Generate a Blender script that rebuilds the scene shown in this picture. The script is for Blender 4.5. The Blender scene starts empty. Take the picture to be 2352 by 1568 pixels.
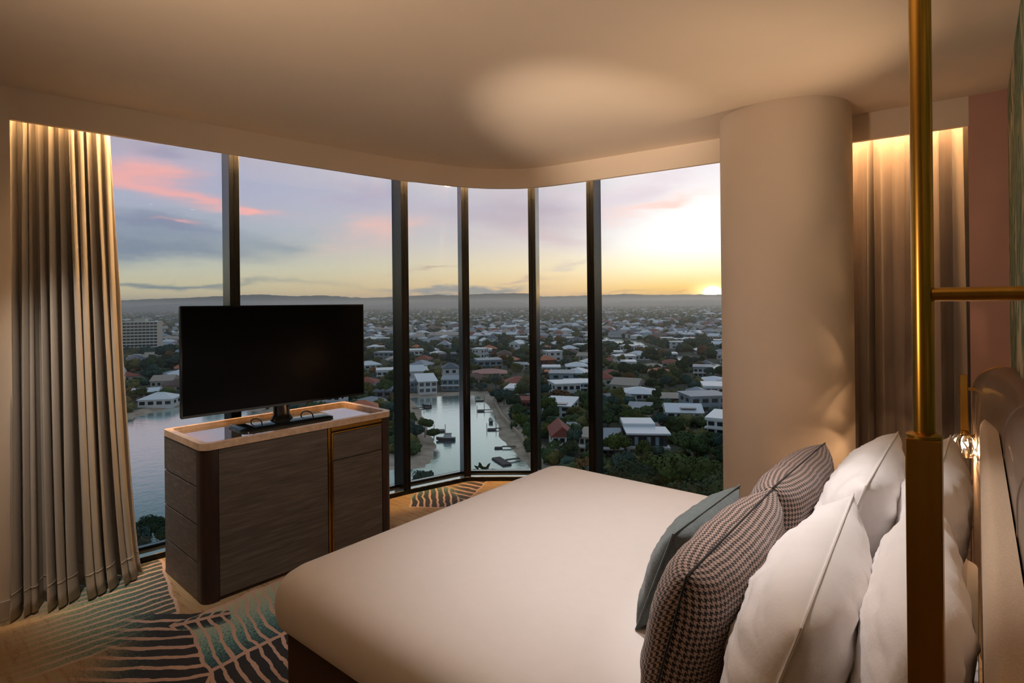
import bpy, bmesh, math, random
import numpy as np
from mathutils import Vector, Matrix, noise as mnoise
R = math.radians
random.seed(7)
rng = np.random.default_rng(11)
sc = bpy.context.scene
COL = sc.collection

# ------------------------------------------------------------------ camera
FPX, CXP, CYP, ROLL, YAW, EYE = 1300.0, 1176.0, 696.0, R(0.6), R(39.4), 1.55
cam_d = bpy.data.cameras.new('camera')
cam = bpy.data.objects.new('camera', cam_d)
COL.objects.link(cam)
cam_d.sensor_width = 36.0
cam_d.lens = FPX / 2352.0 * 36.0
cam_d.shift_y = -(784.0 - CYP) / 2352.0
cam_d.clip_start = 0.02
cam_d.clip_end = 40000.0
cam.matrix_world = (Matrix.Translation((0, 0, EYE)) @ Matrix.Rotation(YAW, 4, 'Z')
                    @ Matrix.Rotation(R(90), 4, 'X') @ Matrix.Rotation(-ROLL, 4, 'Z'))
sc.camera = cam
sc.view_settings.view_transform = 'Standard'
sc.view_settings.look = 'None'
sc.view_settings.exposure = 0.0
sc.view_settings.gamma = 1.0
sc.view_settings.use_curve_mapping = False


def ray(u, v):
    """direction in the room through a point of the photograph"""
    a = (u - CXP) / FPX
    b = -(v - CYP) / FPX
    X = a * math.cos(ROLL) + b * math.sin(ROLL)
    Z = -a * math.sin(ROLL) + b * math.cos(ROLL)
    s, c = math.sin(YAW), math.cos(YAW)
    return Vector((-s + X * c, c + X * s, Z))


def atz(u, v, z):
    d = ray(u, v)
    t = (z - EYE) / d.z
    return Vector((d.x * t, d.y * t, z))


def skyang(u, v):
    d = ray(u, v).normalized()
    return math.degrees(math.atan2(-d.x, d.y)), math.degrees(math.asin(d.z))


def lin(c):
    c = c / 255.0
    return c / 12.92 if c <= 0.04045 else ((c + 0.055) / 1.055) ** 2.4


def rgb(r, g, b, k=1.0):
    return (lin(r) * k, lin(g) * k, lin(b) * k, 1.0)


# ------------------------------------------------------------------ node helper
class NT:
    def __init__(self, tree):
        self.t = tree
        self.t.nodes.clear()

    def n(self, kind, **kw):
        nd = self.t.nodes.new(kind)
        for k, v in kw.items():
            setattr(nd, k, v)
        return nd

    def put(self, sock, val):
        if val is None:
            return
        if hasattr(val, 'is_output'):
            self.t.links.new(val, sock)
        else:
            sock.default_value = val

    def m(self, op, a, b=None, c=None, clamp=False):
        nd = self.n('ShaderNodeMath', operation=op, use_clamp=clamp)
        self.put(nd.inputs[0], a)
        self.put(nd.inputs[1], b)
        self.put(nd.inputs[2], c)
        return nd.outputs[0]

    def mix(self, fac, a, b, blend='MIX'):
        nd = self.n('ShaderNodeMix', data_type='RGBA', blend_type=blend)
        self.put(nd.inputs[0], fac)
        self.put(nd.inputs[6], a)
        self.put(nd.inputs[7], b)
        return nd.outputs[2]

    def ramp(self, fac, stops, interp='LINEAR'):
        nd = self.n('ShaderNodeValToRGB')
        self.put(nd.inputs[0], fac)
        cr = nd.color_ramp
        cr.interpolation = interp
        while len(cr.elements) < len(stops):
            cr.elements.new(0.5)
        for e, (p, c) in zip(cr.elements, stops):
            e.position = p
            e.color = c if len(c) == 4 else (*c, 1)
        return nd.outputs[0]

    def maprange(self, v, a, b, c=0.0, d=1.0, smooth=True):
        nd = self.n('ShaderNodeMapRange', interpolation_type='SMOOTHSTEP' if smooth else 'LINEAR')
        self.put(nd.inputs[0], v)
        for i, x in enumerate((a, b, c, d)):
            nd.inputs[i + 1].default_value = x
        return nd.outputs[0]

    def noise(self, vec, scale, detail=4.0, rough=0.55, dim='3D', dist=0.0):
        nd = self.n('ShaderNodeTexNoise', noise_dimensions=dim)
        self.put(nd.inputs['Vector'], vec)
        nd.inputs['Scale'].default_value = scale
        nd.inputs['Detail'].default_value = detail
        nd.inputs['Roughness'].default_value = rough
        nd.inputs['Distortion'].default_value = dist
        return nd

    def comb(self, x, y, z=0.0):
        nd = self.n('ShaderNodeCombineXYZ')
        self.put(nd.inputs[0], x)
        self.put(nd.inputs[1], y)
        self.put(nd.inputs[2], z)
        return nd.outputs[0]

    def mapping(self, vec, scale=(1, 1, 1), rot=(0, 0, 0), loc=(0, 0, 0)):
        nd = self.n('ShaderNodeMapping')
        self.put(nd.inputs[0], vec)
        nd.inputs['Location'].default_value = loc
        nd.inputs['Rotation'].default_value = rot
        nd.inputs['Scale'].default_value = scale
        return nd.outputs[0]


# ------------------------------------------------------------------ world: dusk sky
W = bpy.data.worlds.new('dusk_sky')
sc.world = W
W.use_nodes = True
g = NT(W.node_tree)
tc = g.n('ShaderNodeTexCoord')
sp = g.n('ShaderNodeSeparateXYZ')
g.put(sp.inputs[0], tc.outputs['Generated'])
X, Y, Z = sp.outputs
az = g.m('MULTIPLY', g.m('ARCTAN2', g.m('MULTIPLY', X, -1.0), Y), 57.29578)
el = g.m('MULTIPLY', g.m('ARCSINE', Z), 57.29578)
SUN_AZ, SUN_EL = skyang(1637, 676)
daz = g.m('ABSOLUTE', g.m('SUBTRACT', az, SUN_AZ))
daz = g.m('MINIMUM', daz, g.m('SUBTRACT', 360.0, daz))
# warped copies of azimuth and elevation for ragged cloud edges
wv = g.comb(g.m('MULTIPLY', az, 0.09), g.m('MULTIPLY', el, 0.36), 3.0)
wn = g.noise(wv, 1.0, 3.0, 0.6, '2D')
wn2 = g.noise(g.mapping(wv, loc=(31.0, 7.0, 2.0)), 1.0, 4.0, 0.62, '2D')
waz = g.m('ADD', az, g.m('MULTIPLY', g.m('SUBTRACT', wn.outputs[0], 0.5), 11.0))
wel = g.m('ADD', el, g.m('MULTIPLY', g.m('SUBTRACT', wn2.outputs[0], 0.5), 3.4))
et = g.m('DIVIDE', el, 90.0, clamp=True)
E90 = lambda d: max(0.0, d) / 90.0
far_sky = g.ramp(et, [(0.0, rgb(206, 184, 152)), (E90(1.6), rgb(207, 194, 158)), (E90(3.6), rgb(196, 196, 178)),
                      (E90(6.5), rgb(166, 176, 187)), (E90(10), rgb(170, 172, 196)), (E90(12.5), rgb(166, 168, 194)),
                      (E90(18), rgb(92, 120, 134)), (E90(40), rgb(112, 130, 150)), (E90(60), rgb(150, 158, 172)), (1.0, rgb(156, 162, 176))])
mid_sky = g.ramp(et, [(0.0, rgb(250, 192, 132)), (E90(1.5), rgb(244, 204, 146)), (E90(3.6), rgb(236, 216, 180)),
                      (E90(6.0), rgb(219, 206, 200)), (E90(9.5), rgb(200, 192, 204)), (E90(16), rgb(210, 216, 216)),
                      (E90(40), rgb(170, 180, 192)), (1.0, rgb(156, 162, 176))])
sun_sky = g.ramp(et, [(0.0, rgb(255, 184, 72)), (E90(1.3), rgb(255, 204, 100)), (E90(3.0), rgb(255, 236, 190)),
                      (E90(5.5), rgb(255, 252, 248)), (E90(9.5), rgb(253, 244, 242)), (E90(14), rgb(236, 232, 244)),
                      (E90(40), rgb(150, 164, 200)), (1.0, rgb(156, 162, 176))])
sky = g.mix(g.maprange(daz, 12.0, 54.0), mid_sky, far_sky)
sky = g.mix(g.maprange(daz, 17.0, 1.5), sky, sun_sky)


def blob(sky, u, v, du, dv, slope, col, k, warp=1.0):
    """a soft cloud bank: where it stands in the sky and how far it spreads"""
    a0, e0 = skyang(u, v)
    sa = abs(skyang(u + du, v)[0] - a0)
    se = abs(skyang(u, v - dv)[1] - e0)
    A = g.m('SUBTRACT', waz if warp else az, a0)
    B = g.m('SUBTRACT', g.m('SUBTRACT', wel if warp else el, e0), g.m('MULTIPLY', A, slope))
    A, B = g.m('MULTIPLY', A, 1.0 / sa), g.m('MULTIPLY', B, 1.0 / se)
    q = g.m('MULTIPLY_ADD', A, A, g.m('MULTIPLY', B, B))
    f = g.m('MULTIPLY', g.m('EXPONENT', g.m('MULTIPLY', q, -1.0)), k)
    return g.mix(f, sky, col)


sky = blob(sky, 350, 345, 60, 22, 0.0, rgb(146, 148, 178), 0.8)
sky = blob(sky, 330, 560, 270, 34, 0.05, rgb(126, 138, 158), 0.95)
sky = blob(sky, 420, 520, 160, 26, 0.10, rgb(130, 138, 164), 0.9)
sky = blob(sky, 640, 565, 90, 16, 0.06, rgb(150, 160, 170), 0.8)
sky = blob(sky, 330, 405, 95, 30, 0.14, rgb(244, 172, 166), 0.85)
sky = blob(sky, 420, 445, 130, 18, 0.16, rgb(244, 172, 168), 0.8)
sky = blob(sky, 575, 484, 60, 9, 0.02, rgb(250, 176, 170), 1.0)
sky = blob(sky, 455, 516, 40, 6, 0.03, rgb(226, 168, 170), 0.9)
sky = blob(sky, 865, 525, 90, 34, -0.25, rgb(236, 190, 182), 0.8)
sky = blob(sky, 860, 440, 70, 28, -0.1, rgb(180, 170, 192), 0.7)
sky = blob(sky, 1200, 500, 150, 48, 0.05, rgb(184, 168, 180), 0.75)
sky = blob(sky, 1285, 545, 80, 22, 0.1, rgb(206, 184, 188), 0.7)
sky = blob(sky, 1440, 440, 130, 30, -0.12, rgb(222, 205, 214), 0.8)
sky = blob(sky, 1500, 468, 120, 13, -0.11, rgb(250, 206, 196), 0.9)
sky = blob(sky, 390, 656, 260, 8, 0.0, rgb(122, 136, 142), 0.95)
sky = blob(sky, 1030, 660, 150, 6, 0.0, rgb(150, 152, 152), 0.95)
sky = blob(sky, 1150, 657, 70, 6, 0.0, rgb(142, 146, 150), 0.95)
sky = blob(sky, 975, 622, 50, 4, 0.0, rgb(196, 172, 156), 0.8)
sky = blob(sky, 1230, 638, 50, 5, 0.0, rgb(204, 176, 156), 0.8)
sky = blob(sky, 1290, 613, 26, 6, 0.0, rgb(214, 196, 180), 0.8)
sky = blob(sky, 1420, 669, 70, 4, 0.0, rgb(214, 166, 112), 0.8)
sky = blob(sky, 1565, 667, 16, 3, 0.0, rgb(226, 160, 70), 0.9)
# high broken cloud carrying on over the whole dome
hn = g.noise(g.mapping(tc.outputs['Generated'], scale=(2.2, 2.2, 7.0)), 1.6, 3.0, 0.6)
hm = g.m('MULTIPLY', g.maprange(hn.outputs[0], 0.5, 0.72), g.maprange(el, 8.0, 20.0, 0.0, 0.30))
sky = g.mix(hm, sky, rgb(206, 184, 200))
# sun just touching the hills
sd2 = g.m('ADD', g.m('POWER', g.m('DIVIDE', g.m('SUBTRACT', az, SUN_AZ), 1.5), 2.0),
          g.m('POWER', g.m('DIVIDE', g.m('SUBTRACT', el, SUN_EL), 0.8), 2.0))
glow = g.m('MULTIPLY', g.m('EXPONENT', g.m('MULTIPLY', sd2, -1.0)), 1.6)
sky = g.mix(1.0, sky, g.mix(1.0, g.n('ShaderNodeCombineColor').outputs[0], g.mix(glow, (0, 0, 0, 1), (1.0, 0.80, 0.40, 1)), 'ADD'), 'ADD')
core = g.m('ADD', g.m('POWER', g.m('DIVIDE', g.m('SUBTRACT', az, SUN_AZ), 0.42), 2.0), g.m('POWER', g.m('DIVIDE', g.m('SUBTRACT', el, SUN_EL), 0.36), 2.0))
core = g.m('MULTIPLY', g.m('EXPONENT', g.m('MULTIPLY', core, -1.0)), 260.0)
ck = g.n('ShaderNodeCombineXYZ')
for k_, c_ in enumerate((1.0, 0.60, 0.22)):
    g.put(ck.inputs[k_], g.m('MULTIPLY', core, c_))
sky = g.mix(1.0, sky, ck.outputs[0], 'ADD')
boost = g.m('MULTIPLY_ADD', g.m('MULTIPLY', g.maprange(daz, 34.0, 2.0), g.maprange(el, 16.0, 2.0)), 0.30, 1.0)
bk = g.n('ShaderNodeCombineXYZ')
for k_ in range(3):
    g.put(bk.inputs[k_], boost)
sky = g.mix(1.0, sky, bk.outputs[0], 'MULTIPLY')
below = g.maprange(el, -0.4, -2.5)
sky = g.mix(below, sky, rgb(60, 70, 66))
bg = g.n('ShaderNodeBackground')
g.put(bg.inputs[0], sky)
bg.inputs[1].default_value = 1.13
wo = g.n('ShaderNodeOutputWorld')
g.put(wo.inputs[0], bg.outputs[0])
W.cycles.sampling_method = 'MANUAL'
W.cycles.sample_map_resolution = 2048


# ------------------------------------------------------------------ lamps of the room and added unseen fill beams
def lamp(name, kind, loc, power, col, target=None, size=0.05, spot=60, blend=1.0):
    d = bpy.data.lights.new(name, kind)
    d.energy = power
    d.color = col
    o = bpy.data.objects.new(name, d)
    COL.objects.link(o)
    o.location = loc
    if kind == 'SPOT':
        d.spot_size = R(spot)
        d.spot_blend = blend
        d.shadow_soft_size = size
    elif kind == 'POINT':
        d.shadow_soft_size = size
    if target is not None:
        o.rotation_euler = (Vector(target) - Vector(loc)).to_track_quat('-Z', 'Y').to_euler()
    return o


WARM = (1.0, 0.62, 0.33)
WARMW = (1.0, 0.80, 0.62)
lamp('bed_downlight_beam', 'SPOT', (-0.86, 1.86, 2.63), 106, (1.0, 0.97, 0.97), (-1.05, 2.08, 0), 0.03, 70, 1.0)
lamp('pillow_downlight_beam', 'SPOT', (-1.02, 1.45, 2.63), 64, (1.0, 0.95, 0.94), (-0.20, 1.70, 0.78), 0.03, 44, 0.8)
lamp('desk_added_fill', 'SPOT', (-1.75, 0.75, 2.63), 40, (1.0, 0.88, 0.76), (-3.0, 1.75, 0.35), 0.04, 46, 1.0)  # added beam from out of view, brightens the cabinet front
lamp('entry_downlight_beam', 'SPOT', (-3.02, 0.42, 2.63), 118, (1.0, 0.88, 0.76), (-3.78, 1.16, 0.45), 0.04, 40, 1.0)
lamp('rear_added_fill', 'SPOT', (-1.3, -0.2, 1.5), 100, (1.0, 0.75, 0.52), (-1.1, 0.7, 2.66), 0.1, 150, 1.0)  # added fill without a fixture, lifts the ceiling and the room
lamp('ceiling_added_wash', 'SPOT', (-1.30, -0.20, 0.70), 430, (1.0, 0.80, 0.62), (-1.86, 3.20, 2.66), 0.03, 25, 1.0)  # added spot with no fixture, makes the bright pool on the ceiling
lamp('far_lamp_added_beam', 'SPOT', (-0.09, 3.27, 1.02), 62, (1.0, 0.72, 0.46), (-0.86, 2.72, 2.66), 0.03, 54, 1.0)  # extra beam added at the crystal lamp to brighten the ceiling


# ------------------------------------------------------------------ materials
MATS = {}


def mat(name, col, rough=0.5, metal=0.0, var=0.0, scale=20.0, bump=0.0, bscale=None, spec=0.5, stretch=(1, 1, 1),
        sheen=0.0, coat=0.0, coord='Object', translucent=0.0, emit=0.0, ecol=None):
    if name in MATS:
        return MATS[name]
    m = bpy.data.materials.new(name)
    m.use_nodes = True
    t = NT(m.node_tree)
    p = t.n('ShaderNodeBsdfPrincipled')
    tcn = t.n('ShaderNodeTexCoord')
    vec = t.mapping(tcn.outputs[coord], scale=stretch)
    nz = t.noise(vec, scale, 5.0, 0.6)
    if var > 0:
        dark = tuple(c * (1 - var) for c in col[:3]) + (1,)
        lite = tuple(min(1, c * (1 + var)) for c in col[:3]) + (1,)
        t.put(p.inputs['Base Color'], t.mix(t.maprange(nz.outputs[0], 0.3, 0.7), dark, lite))
    else:
        p.inputs['Base Color'].default_value = col
    p.inputs['Roughness'].default_value = rough
    p.inputs['Metallic'].default_value = metal
    p.inputs['Specular IOR Level'].default_value = spec
    p.inputs['Sheen Weight'].default_value = sheen
    p.inputs['Coat Weight'].default_value = coat
    if emit:
        p.inputs['Emission Color'].default_value = ecol or col
        p.inputs['Emission Strength'].default_value = emit
    if bump:
        bp = t.n('ShaderNodeBump')
        bp.inputs['Strength'].default_value = bump
        bp.inputs['Distance'].default_value = 0.01
        bn = t.noise(vec, bscale or scale, 4.0, 0.6)
        t.put(bp.inputs['Height'], bn.outputs[0])
        t.put(p.inputs['Normal'], bp.outputs[0])
    out = t.n('ShaderNodeOutputMaterial')
    if translucent:
        tr = t.n('ShaderNodeBsdfTranslucent')
        tr.inputs[0].default_value = col
        mx = t.n('ShaderNodeMixShader')
        mx.inputs[0].default_value = translucent
        t.put(mx.inputs[1], p.outputs[0])
        t.put(mx.inputs[2], tr.outputs[0])
        t.put(out.inputs[0], mx.outputs[0])
    else:
        t.put(out.inputs[0], p.outputs[0])
    MATS[name] = m
    return m


def glass_mat(name, tint, gloss_ior=1.45, rough=0.0):
    m = bpy.data.materials.new(name)
    m.use_nodes = True
    t = NT(m.node_tree)
    tr = t.n('ShaderNodeBsdfTransparent')
    tr.inputs[0].default_value = tint
    gl = t.n('ShaderNodeBsdfGlossy')
    gl.inputs['Roughness'].default_value = rough
    fr = t.n('ShaderNodeFresnel')
    fr.inputs[0].default_value = gloss_ior
    mx = t.n('ShaderNodeMixShader')
    t.put(mx.inputs[0], fr.outputs[0])
    t.put(mx.inputs[1], tr.outputs[0])
    t.put(mx.inputs[2], gl.outputs[0])
    out = t.n('ShaderNodeOutputMaterial')
    t.put(out.inputs[0], mx.outputs[0])
    MATS[name] = m
    return m


M_paint = mat('wall_paint', rgb(222, 204, 184), 0.75, var=0.02, scale=3)
M_ceil = mat('ceiling_paint', rgb(222, 204, 184), 0.7, var=0.015, scale=2)
M_shadewall = mat('shaded_wall_paint', rgb(186, 142, 132), 0.7, var=0.03, scale=4)  # wall beige darkened to mauve, the wall's shade put into its colour
M_col = mat('column_plaster', rgb(226, 208, 190), 0.62, var=0.015, scale=3)
M_base = mat('baseboard_paint', rgb(190, 176, 160), 0.5)
M_frame = mat('black_aluminium', rgb(26, 28, 30), 0.24, metal=0.7, var=0.1, scale=30)
M_sill = mat('satin_aluminium', rgb(214, 220, 220), 0.10, metal=0.95)
M_brass = mat('brushed_brass', rgb(178, 134, 58), 0.27, metal=1.0, var=0.08, scale=60, stretch=(1, 1, 0.05))
M_brassd = mat('dark_brass', rgb(160, 118, 54), 0.32, metal=1.0, var=0.08, scale=60)
M_gloss = mat('gloss_black', rgb(7, 7, 8), 0.12, spec=0.6)
M_screen = mat('tv_screen', rgb(3, 3, 4), 0.22, spec=0.12)
M_stone = mat('beige_stone', rgb(206, 176, 150), 0.3, var=0.16, scale=28)
M_mirror = mat('mirror_glass_inset', rgb(196, 186, 174), 0.04, metal=0.9)
M_white = mat('white_linen', rgb(240, 234, 232), 0.85, sheen=0.2, bump=0.12, bscale=90, var=0.01)
M_cover = mat('white_coverlet', rgb(236, 226, 220), 0.7, sheen=0.25, bump=0.05, bscale=140, var=0.01)
M_cush = mat('slate_weave', rgb(84, 94, 94), 0.9, sheen=0.3, var=0.22, scale=150, bump=0.3, bscale=260)
M_bedbase = mat('brown_upholstery', rgb(74, 54, 36), 0.85, var=0.08, scale=80)
M_leather = mat('bronze_leather', rgb(116, 98, 84), 0.36, var=0.06, scale=25, bump=0.08, bscale=220, coat=0.15)
M_fabric = mat('sand_weave', rgb(206, 180, 152), 0.9, sheen=0.3, var=0.10, scale=240, bump=0.3, bscale=320)
M_sheer = mat('grey_sheer', rgb(206, 196, 184), 0.9, var=0.06, scale=60, stretch=(1, 1, 0.05), translucent=0.36, sheen=0.1)
M_drape = mat('taupe_drape', rgb(122, 106, 98), 0.8, var=0.06, scale=50, stretch=(1, 1, 0.05), sheen=0.25)
M_glass = glass_mat('window_glass', (0.955, 0.97, 0.96, 1), 1.30)
M_crystal = glass_mat('crystal_glass', (0.97, 0.94, 0.90, 1), 1.9, 0.02)
M_led = mat('led_strip_glow', (1, 1, 1, 1), emit=640.0, ecol=(1.0, 0.60, 0.26, 1))
M_bulb = mat('lamp_bulb_glow', (1, 1, 1, 1), emit=40.0, ecol=(1.0, 0.72, 0.42, 1))
M_dl = mat('downlight_lens', (1, 1, 1, 1), emit=9.0, ecol=(1.0, 0.84, 0.66, 1))
M_trimw = mat('downlight_trim', rgb(214, 196, 174), 0.4)


def wood_mat():
    m = bpy.data.materials.new('dark_stained_oak')
    m.use_nodes = True
    t = NT(m.node_tree)
    p = t.n('ShaderNodeBsdfPrincipled')
    tcn = t.n('ShaderNodeTexCoord')
    v = t.mapping(tcn.outputs['Object'], scale=(6, 1.4, 22))
    n1 = t.noise(v, 2.2, 7, 0.65, dist=0.6)
    n2 = t.noise(t.mapping(tcn.outputs['Object'], scale=(10, 3, 120)), 3.0, 3, 0.5)
    f = t.m('ADD', t.m('MULTIPLY', n1.outputs[0], 0.7), t.m('MULTIPLY', n2.outputs[0], 0.3))
    t.put(p.inputs['Base Color'], t.ramp(f, [(0.3, rgb(66, 60, 57)), (0.5, rgb(92, 84, 80)), (0.68, rgb(120, 110, 104))]))
    p.inputs['Roughness'].default_value = 0.5
    bp = t.n('ShaderNodeBump')
    bp.inputs['Strength'].default_value = 0.15
    bp.inputs['Distance'].default_value = 0.004
    t.put(bp.inputs['Height'], f)
    t.put(p.inputs['Normal'], bp.outputs[0])
    out = t.n('ShaderNodeOutputMaterial')
    t.put(out.inputs[0], p.outputs[0])
    return m


M_wood = wood_mat()
M_corner = mat('dark_corner_veneer', rgb(50, 34, 30), 0.38, var=0.15, scale=14, stretch=(4, 4, 0.4))


def houndstooth_mat():
    m = bpy.data.materials.new('houndstooth_weave')
    m.use_nodes = True
    t = NT(m.node_tree)
    p = t.n('ShaderNodeBsdfPrincipled')
    uv = t.n('ShaderNodeUVMap')
    s = t.n('ShaderNodeSeparateXYZ')
    t.put(s.inputs[0], uv.outputs[0])
    thread = 0.0019
    i = t.m('FLOOR', t.m('DIVIDE', s.outputs[0], thread))
    j = t.m('FLOOR', t.m('DIVIDE', s.outputs[1], thread))
    wi = t.m('LESS_THAN', t.m('FLOORED_MODULO', i, 8.0), 4.0)
    wj = t.m('LESS_THAN', t.m('FLOORED_MODULO', j, 8.0), 4.0)
    tw = t.m('LESS_THAN', t.m('FLOORED_MODULO', t.m('ADD', i, j), 4.0), 2.0)
    f = t.m('ADD', t.m('MULTIPLY', tw, wi), t.m('MULTIPLY', t.m('SUBTRACT', 1.0, tw), wj))
    t.put(p.inputs['Base Color'], t.mix(f, rgb(172, 146, 134), rgb(22, 17, 16)))
    p.inputs['Roughness'].default_value = 0.9
    p.inputs['Sheen Weight'].default_value = 0.15
    out = t.n('ShaderNodeOutputMaterial')
    t.put(out.inputs[0], p.outputs[0])
    return m


M_hound = houndstooth_mat()


def wallpaper_mat():
    m = bpy.data.materials.new('leafy_wallpaper')
    m.use_nodes = True
    t = NT(m.node_tree)
    p = t.n('ShaderNodeBsdfPrincipled')
    tcn = t.n('ShaderNodeTexCoord')
    v = t.mapping(tcn.outputs['Object'], scale=(1, 1.0, 0.55))
    n1 = t.noise(v, 4.0, 3, 0.5, dist=1.2)
    wv = t.n('ShaderNodeTexWave', wave_type='BANDS', bands_direction='DIAGONAL')
    t.put(wv.inputs['Vector'], v)
    wv.inputs['Scale'].default_value = 7.0
    wv.inputs['Distortion'].default_value = 9.0
    wv.inputs['Detail'].default_value = 3.0
    leafc = t.mix(t.maprange(wv.outputs[1], 0.3, 0.7), rgb(58, 92, 82), rgb(128, 146, 116))
    t.put(p.inputs['Base Color'], t.mix(t.maprange(n1.outputs[0], 0.50, 0.60), leafc, rgb(186, 176, 146)))
    p.inputs['Roughness'].default_value = 0.8
    out = t.n('ShaderNodeOutputMaterial')
    t.put(out.inputs[0], p.outputs[0])
    return m


M_paper = wallpaper_mat()


def carpet_mat():
    m = bpy.data.materials.new('palm_leaf_carpet')
    m.use_nodes = True
    t = NT(m.node_tree)
    p = t.n('ShaderNodeBsdfPrincipled')
    ge = t.n('ShaderNodeNewGeometry')
    s = t.n('ShaderNodeSeparateXYZ')
    t.put(s.inputs[0], ge.outputs['Position'])
    wob = t.noise(ge.outputs['Position'], 7.0, 3, 0.5)
    wx = t.m('ADD', s.outputs[0], t.m('MULTIPLY', t.m('SUBTRACT', wob.outputs[0], 0.5), 0.05))
    wob2 = t.noise(t.mapping(ge.outputs['Position'], loc=(5, 9, 0)), 7.0, 3, 0.5)
    wy = t.m('ADD', s.outputs[1], t.m('MULTIPLY', t.m('SUBTRACT', wob2.outputs[0], 0.5), 0.05))
    pile = t.noise(ge.outputs['Position'], 240.0, 2, 0.6)
    grain = t.noise(ge.outputs['Position'], 90.0, 3, 0.7)
    # sandy ground with faint brown and green streaks
    st = t.noise(t.mapping(ge.outputs['Position'], scale=(2.0, 16.0, 1), rot=(0, 0, R(-20))), 2.0, 4, 0.6)
    col = t.ramp(t.m('ADD', t.m('MULTIPLY', st.outputs[0], 0.6), t.m('MULTIPLY', grain.outputs[0], 0.4)),
                 [(0.36, rgb(122, 80, 56)), (0.47, rgb(172, 140, 100)), (0.56, rgb(176, 152, 112)), (0.66, rgb(146, 142, 112))])
    PINK = rgb(206, 172, 158)

    def leaf(col, p0, p1, side, width, n, k, stops, fade, curve=0.0, alpha=1.0, taper=True):
        ox, oy = p0[0], p0[1]
        L = math.hypot(p1[0] - ox, p1[1] - oy)
        ca, sa = (p1[0] - ox) / L, (p1[1] - oy) / L
        dx = t.m('SUBTRACT', wx, ox)
        dy = t.m('SUBTRACT', wy, oy)
        sl = t.m('ADD', t.m('MULTIPLY', dx, ca), t.m('MULTIPLY', dy, sa))
        tl = t.m('MULTIPLY', t.m('ADD', t.m('MULTIPLY', dx, -sa), t.m('MULTIPLY', dy, ca)), float(side))
        sl = t.m('SUBTRACT', sl, t.m('MULTIPLY', t.m('POWER', t.m('MAXIMUM', tl, 0.0), 2.0), curve))
        # veins leave the stem at a slant
        sv = t.m('SUBTRACT', sl, t.m('MULTIPLY', tl, k))
        sn = t.m('DIVIDE', sv, L)
        if taper:
            w = t.m('MULTIPLY', t.m('POWER', t.m('MAXIMUM', t.m('MULTIPLY', t.m('MULTIPLY', sn, t.m('SUBTRACT', 1.0, sn)), 4.0), 0.0), 0.4), width)
        else:
            w = t.m('ADD', width, 0.0)
        d = t.m('DIVIDE', tl, t.m('MAXIMUM', w, 0.001))
        inside = t.m('MULTIPLY', t.m('MULTIPLY', t.m('GREATER_THAN', sn, 0.0), t.m('LESS_THAN', sn, 1.0)),
                     t.m('MULTIPLY', t.m('GREATER_THAN', tl, 0.0), t.m('LESS_THAN', d, 1.0)))
        fr = t.m('FRACT', t.m('MULTIPLY', sn, float(n)))
        vein = t.m('LESS_THAN', fr, 0.30)
        stem = t.m('LESS_THAN', tl, 0.014)
        rim = t.m('GREATER_THAN', d, 0.95) if not fade else 0.0
        pk = t.m('MAXIMUM', t.m('MAXIMUM', vein, stem), rim)
        f = t.m('ADD', d, t.m('MULTIPLY', t.m('SUBTRACT', grain.outputs[0], 0.5), 1.5))
        fill = t.ramp(f, stops)
        c = t.mix(pk, fill, PINK)
        a = t.m('MULTIPLY', inside, alpha)
        if fade:
            a = t.m('MULTIPLY', a, t.maprange(d, 1.0, 0.5))
        return t.mix(a, col, c)

    F = lambda u, v: tuple(atz(u, v, 0.0)[:2])
    NAVY = [(0.35, rgb(10, 20, 36)), (0.6, rgb(16, 46, 60)), (0.8, rgb(50, 110, 112)), (1.1, rgb(140, 160, 136))]
    TEAL = [(0.0, rgb(24, 56, 78)), (0.28, rgb(60, 126, 132)), (0.55, rgb(150, 184, 178)), (1.0, rgb(196, 196, 158))]
    OLIV = [(0.0, rgb(112, 136, 118)), (0.5, rgb(128, 138, 108)), (1.0, rgb(160, 144, 104))]
    DKG = [(0.0, rgb(20, 44, 52)), (0.35, rgb(70, 120, 110)), (0.7, rgb(150, 160, 128)), (1.0, rgb(176, 158, 120))]
    # leaf fanning towards the curtain, its stem by the cabinet
    col = leaf(col, F(420, 1430), F(372, 1282), 1, 0.75, 15, -0.15, DKG, True, 0.05, 0.9, False)
    # the dark leaf sweeping left from its stem
    col = leaf(col, F(470, 1610), F(528, 1402), 1, 0.62, 9, 0.18, NAVY, True, 0.25, 1.0, False)
    # both halves of the leaf whose stem runs under the bed
    col = leaf(col, F(478, 1545), F(790, 1380), 1, 0.50, 13, 0.15, TEAL, False, 0.35, 1.0, False)
    col = leaf(col, F(478, 1545), F(790, 1380), -1, 0.60, 13, -0.35, NAVY, False, 0.5, 1.0, False)
    # the small leaf between them
    a, b = F(388, 1438), F(528, 1408)
    col = leaf(col, a, b, -1, 0.10, 5, 0.5, NAVY, False)
    col = leaf(col, a, b, 1, 0.05, 5, 0.5, NAVY, False)
    # leaves beside the window
    col = leaf(col, F(940, 1165), F(1085, 1165), 1, 0.52, 9, -0.2, NAVY, False, 0.0, 1.0)
    col = leaf(col, F(1075, 1150), F(1120, 1105), 1, 0.30, 6, 0.3, NAVY, True, 0.0, 0.9)
    col = leaf(col, (-2.9, -0.6), (-2.2, 0.5), 1, 0.55, 13, 0.3, TEAL, False)
    col = leaf(col, (-2.9, -0.6), (-2.2, 0.5), -1, 0.55, 13, 0.3, NAVY, False)
    col = t.mix(t.maprange(pile.outputs[0], 0.35, 0.65, 0.0, 0.18), col, (0.02, 0.015, 0.012, 1))
    t.put(p.inputs['Base Color'], col)
    p.inputs['Roughness'].default_value = 0.95
    p.inputs['Sheen Weight'].default_value = 0.2
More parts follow.
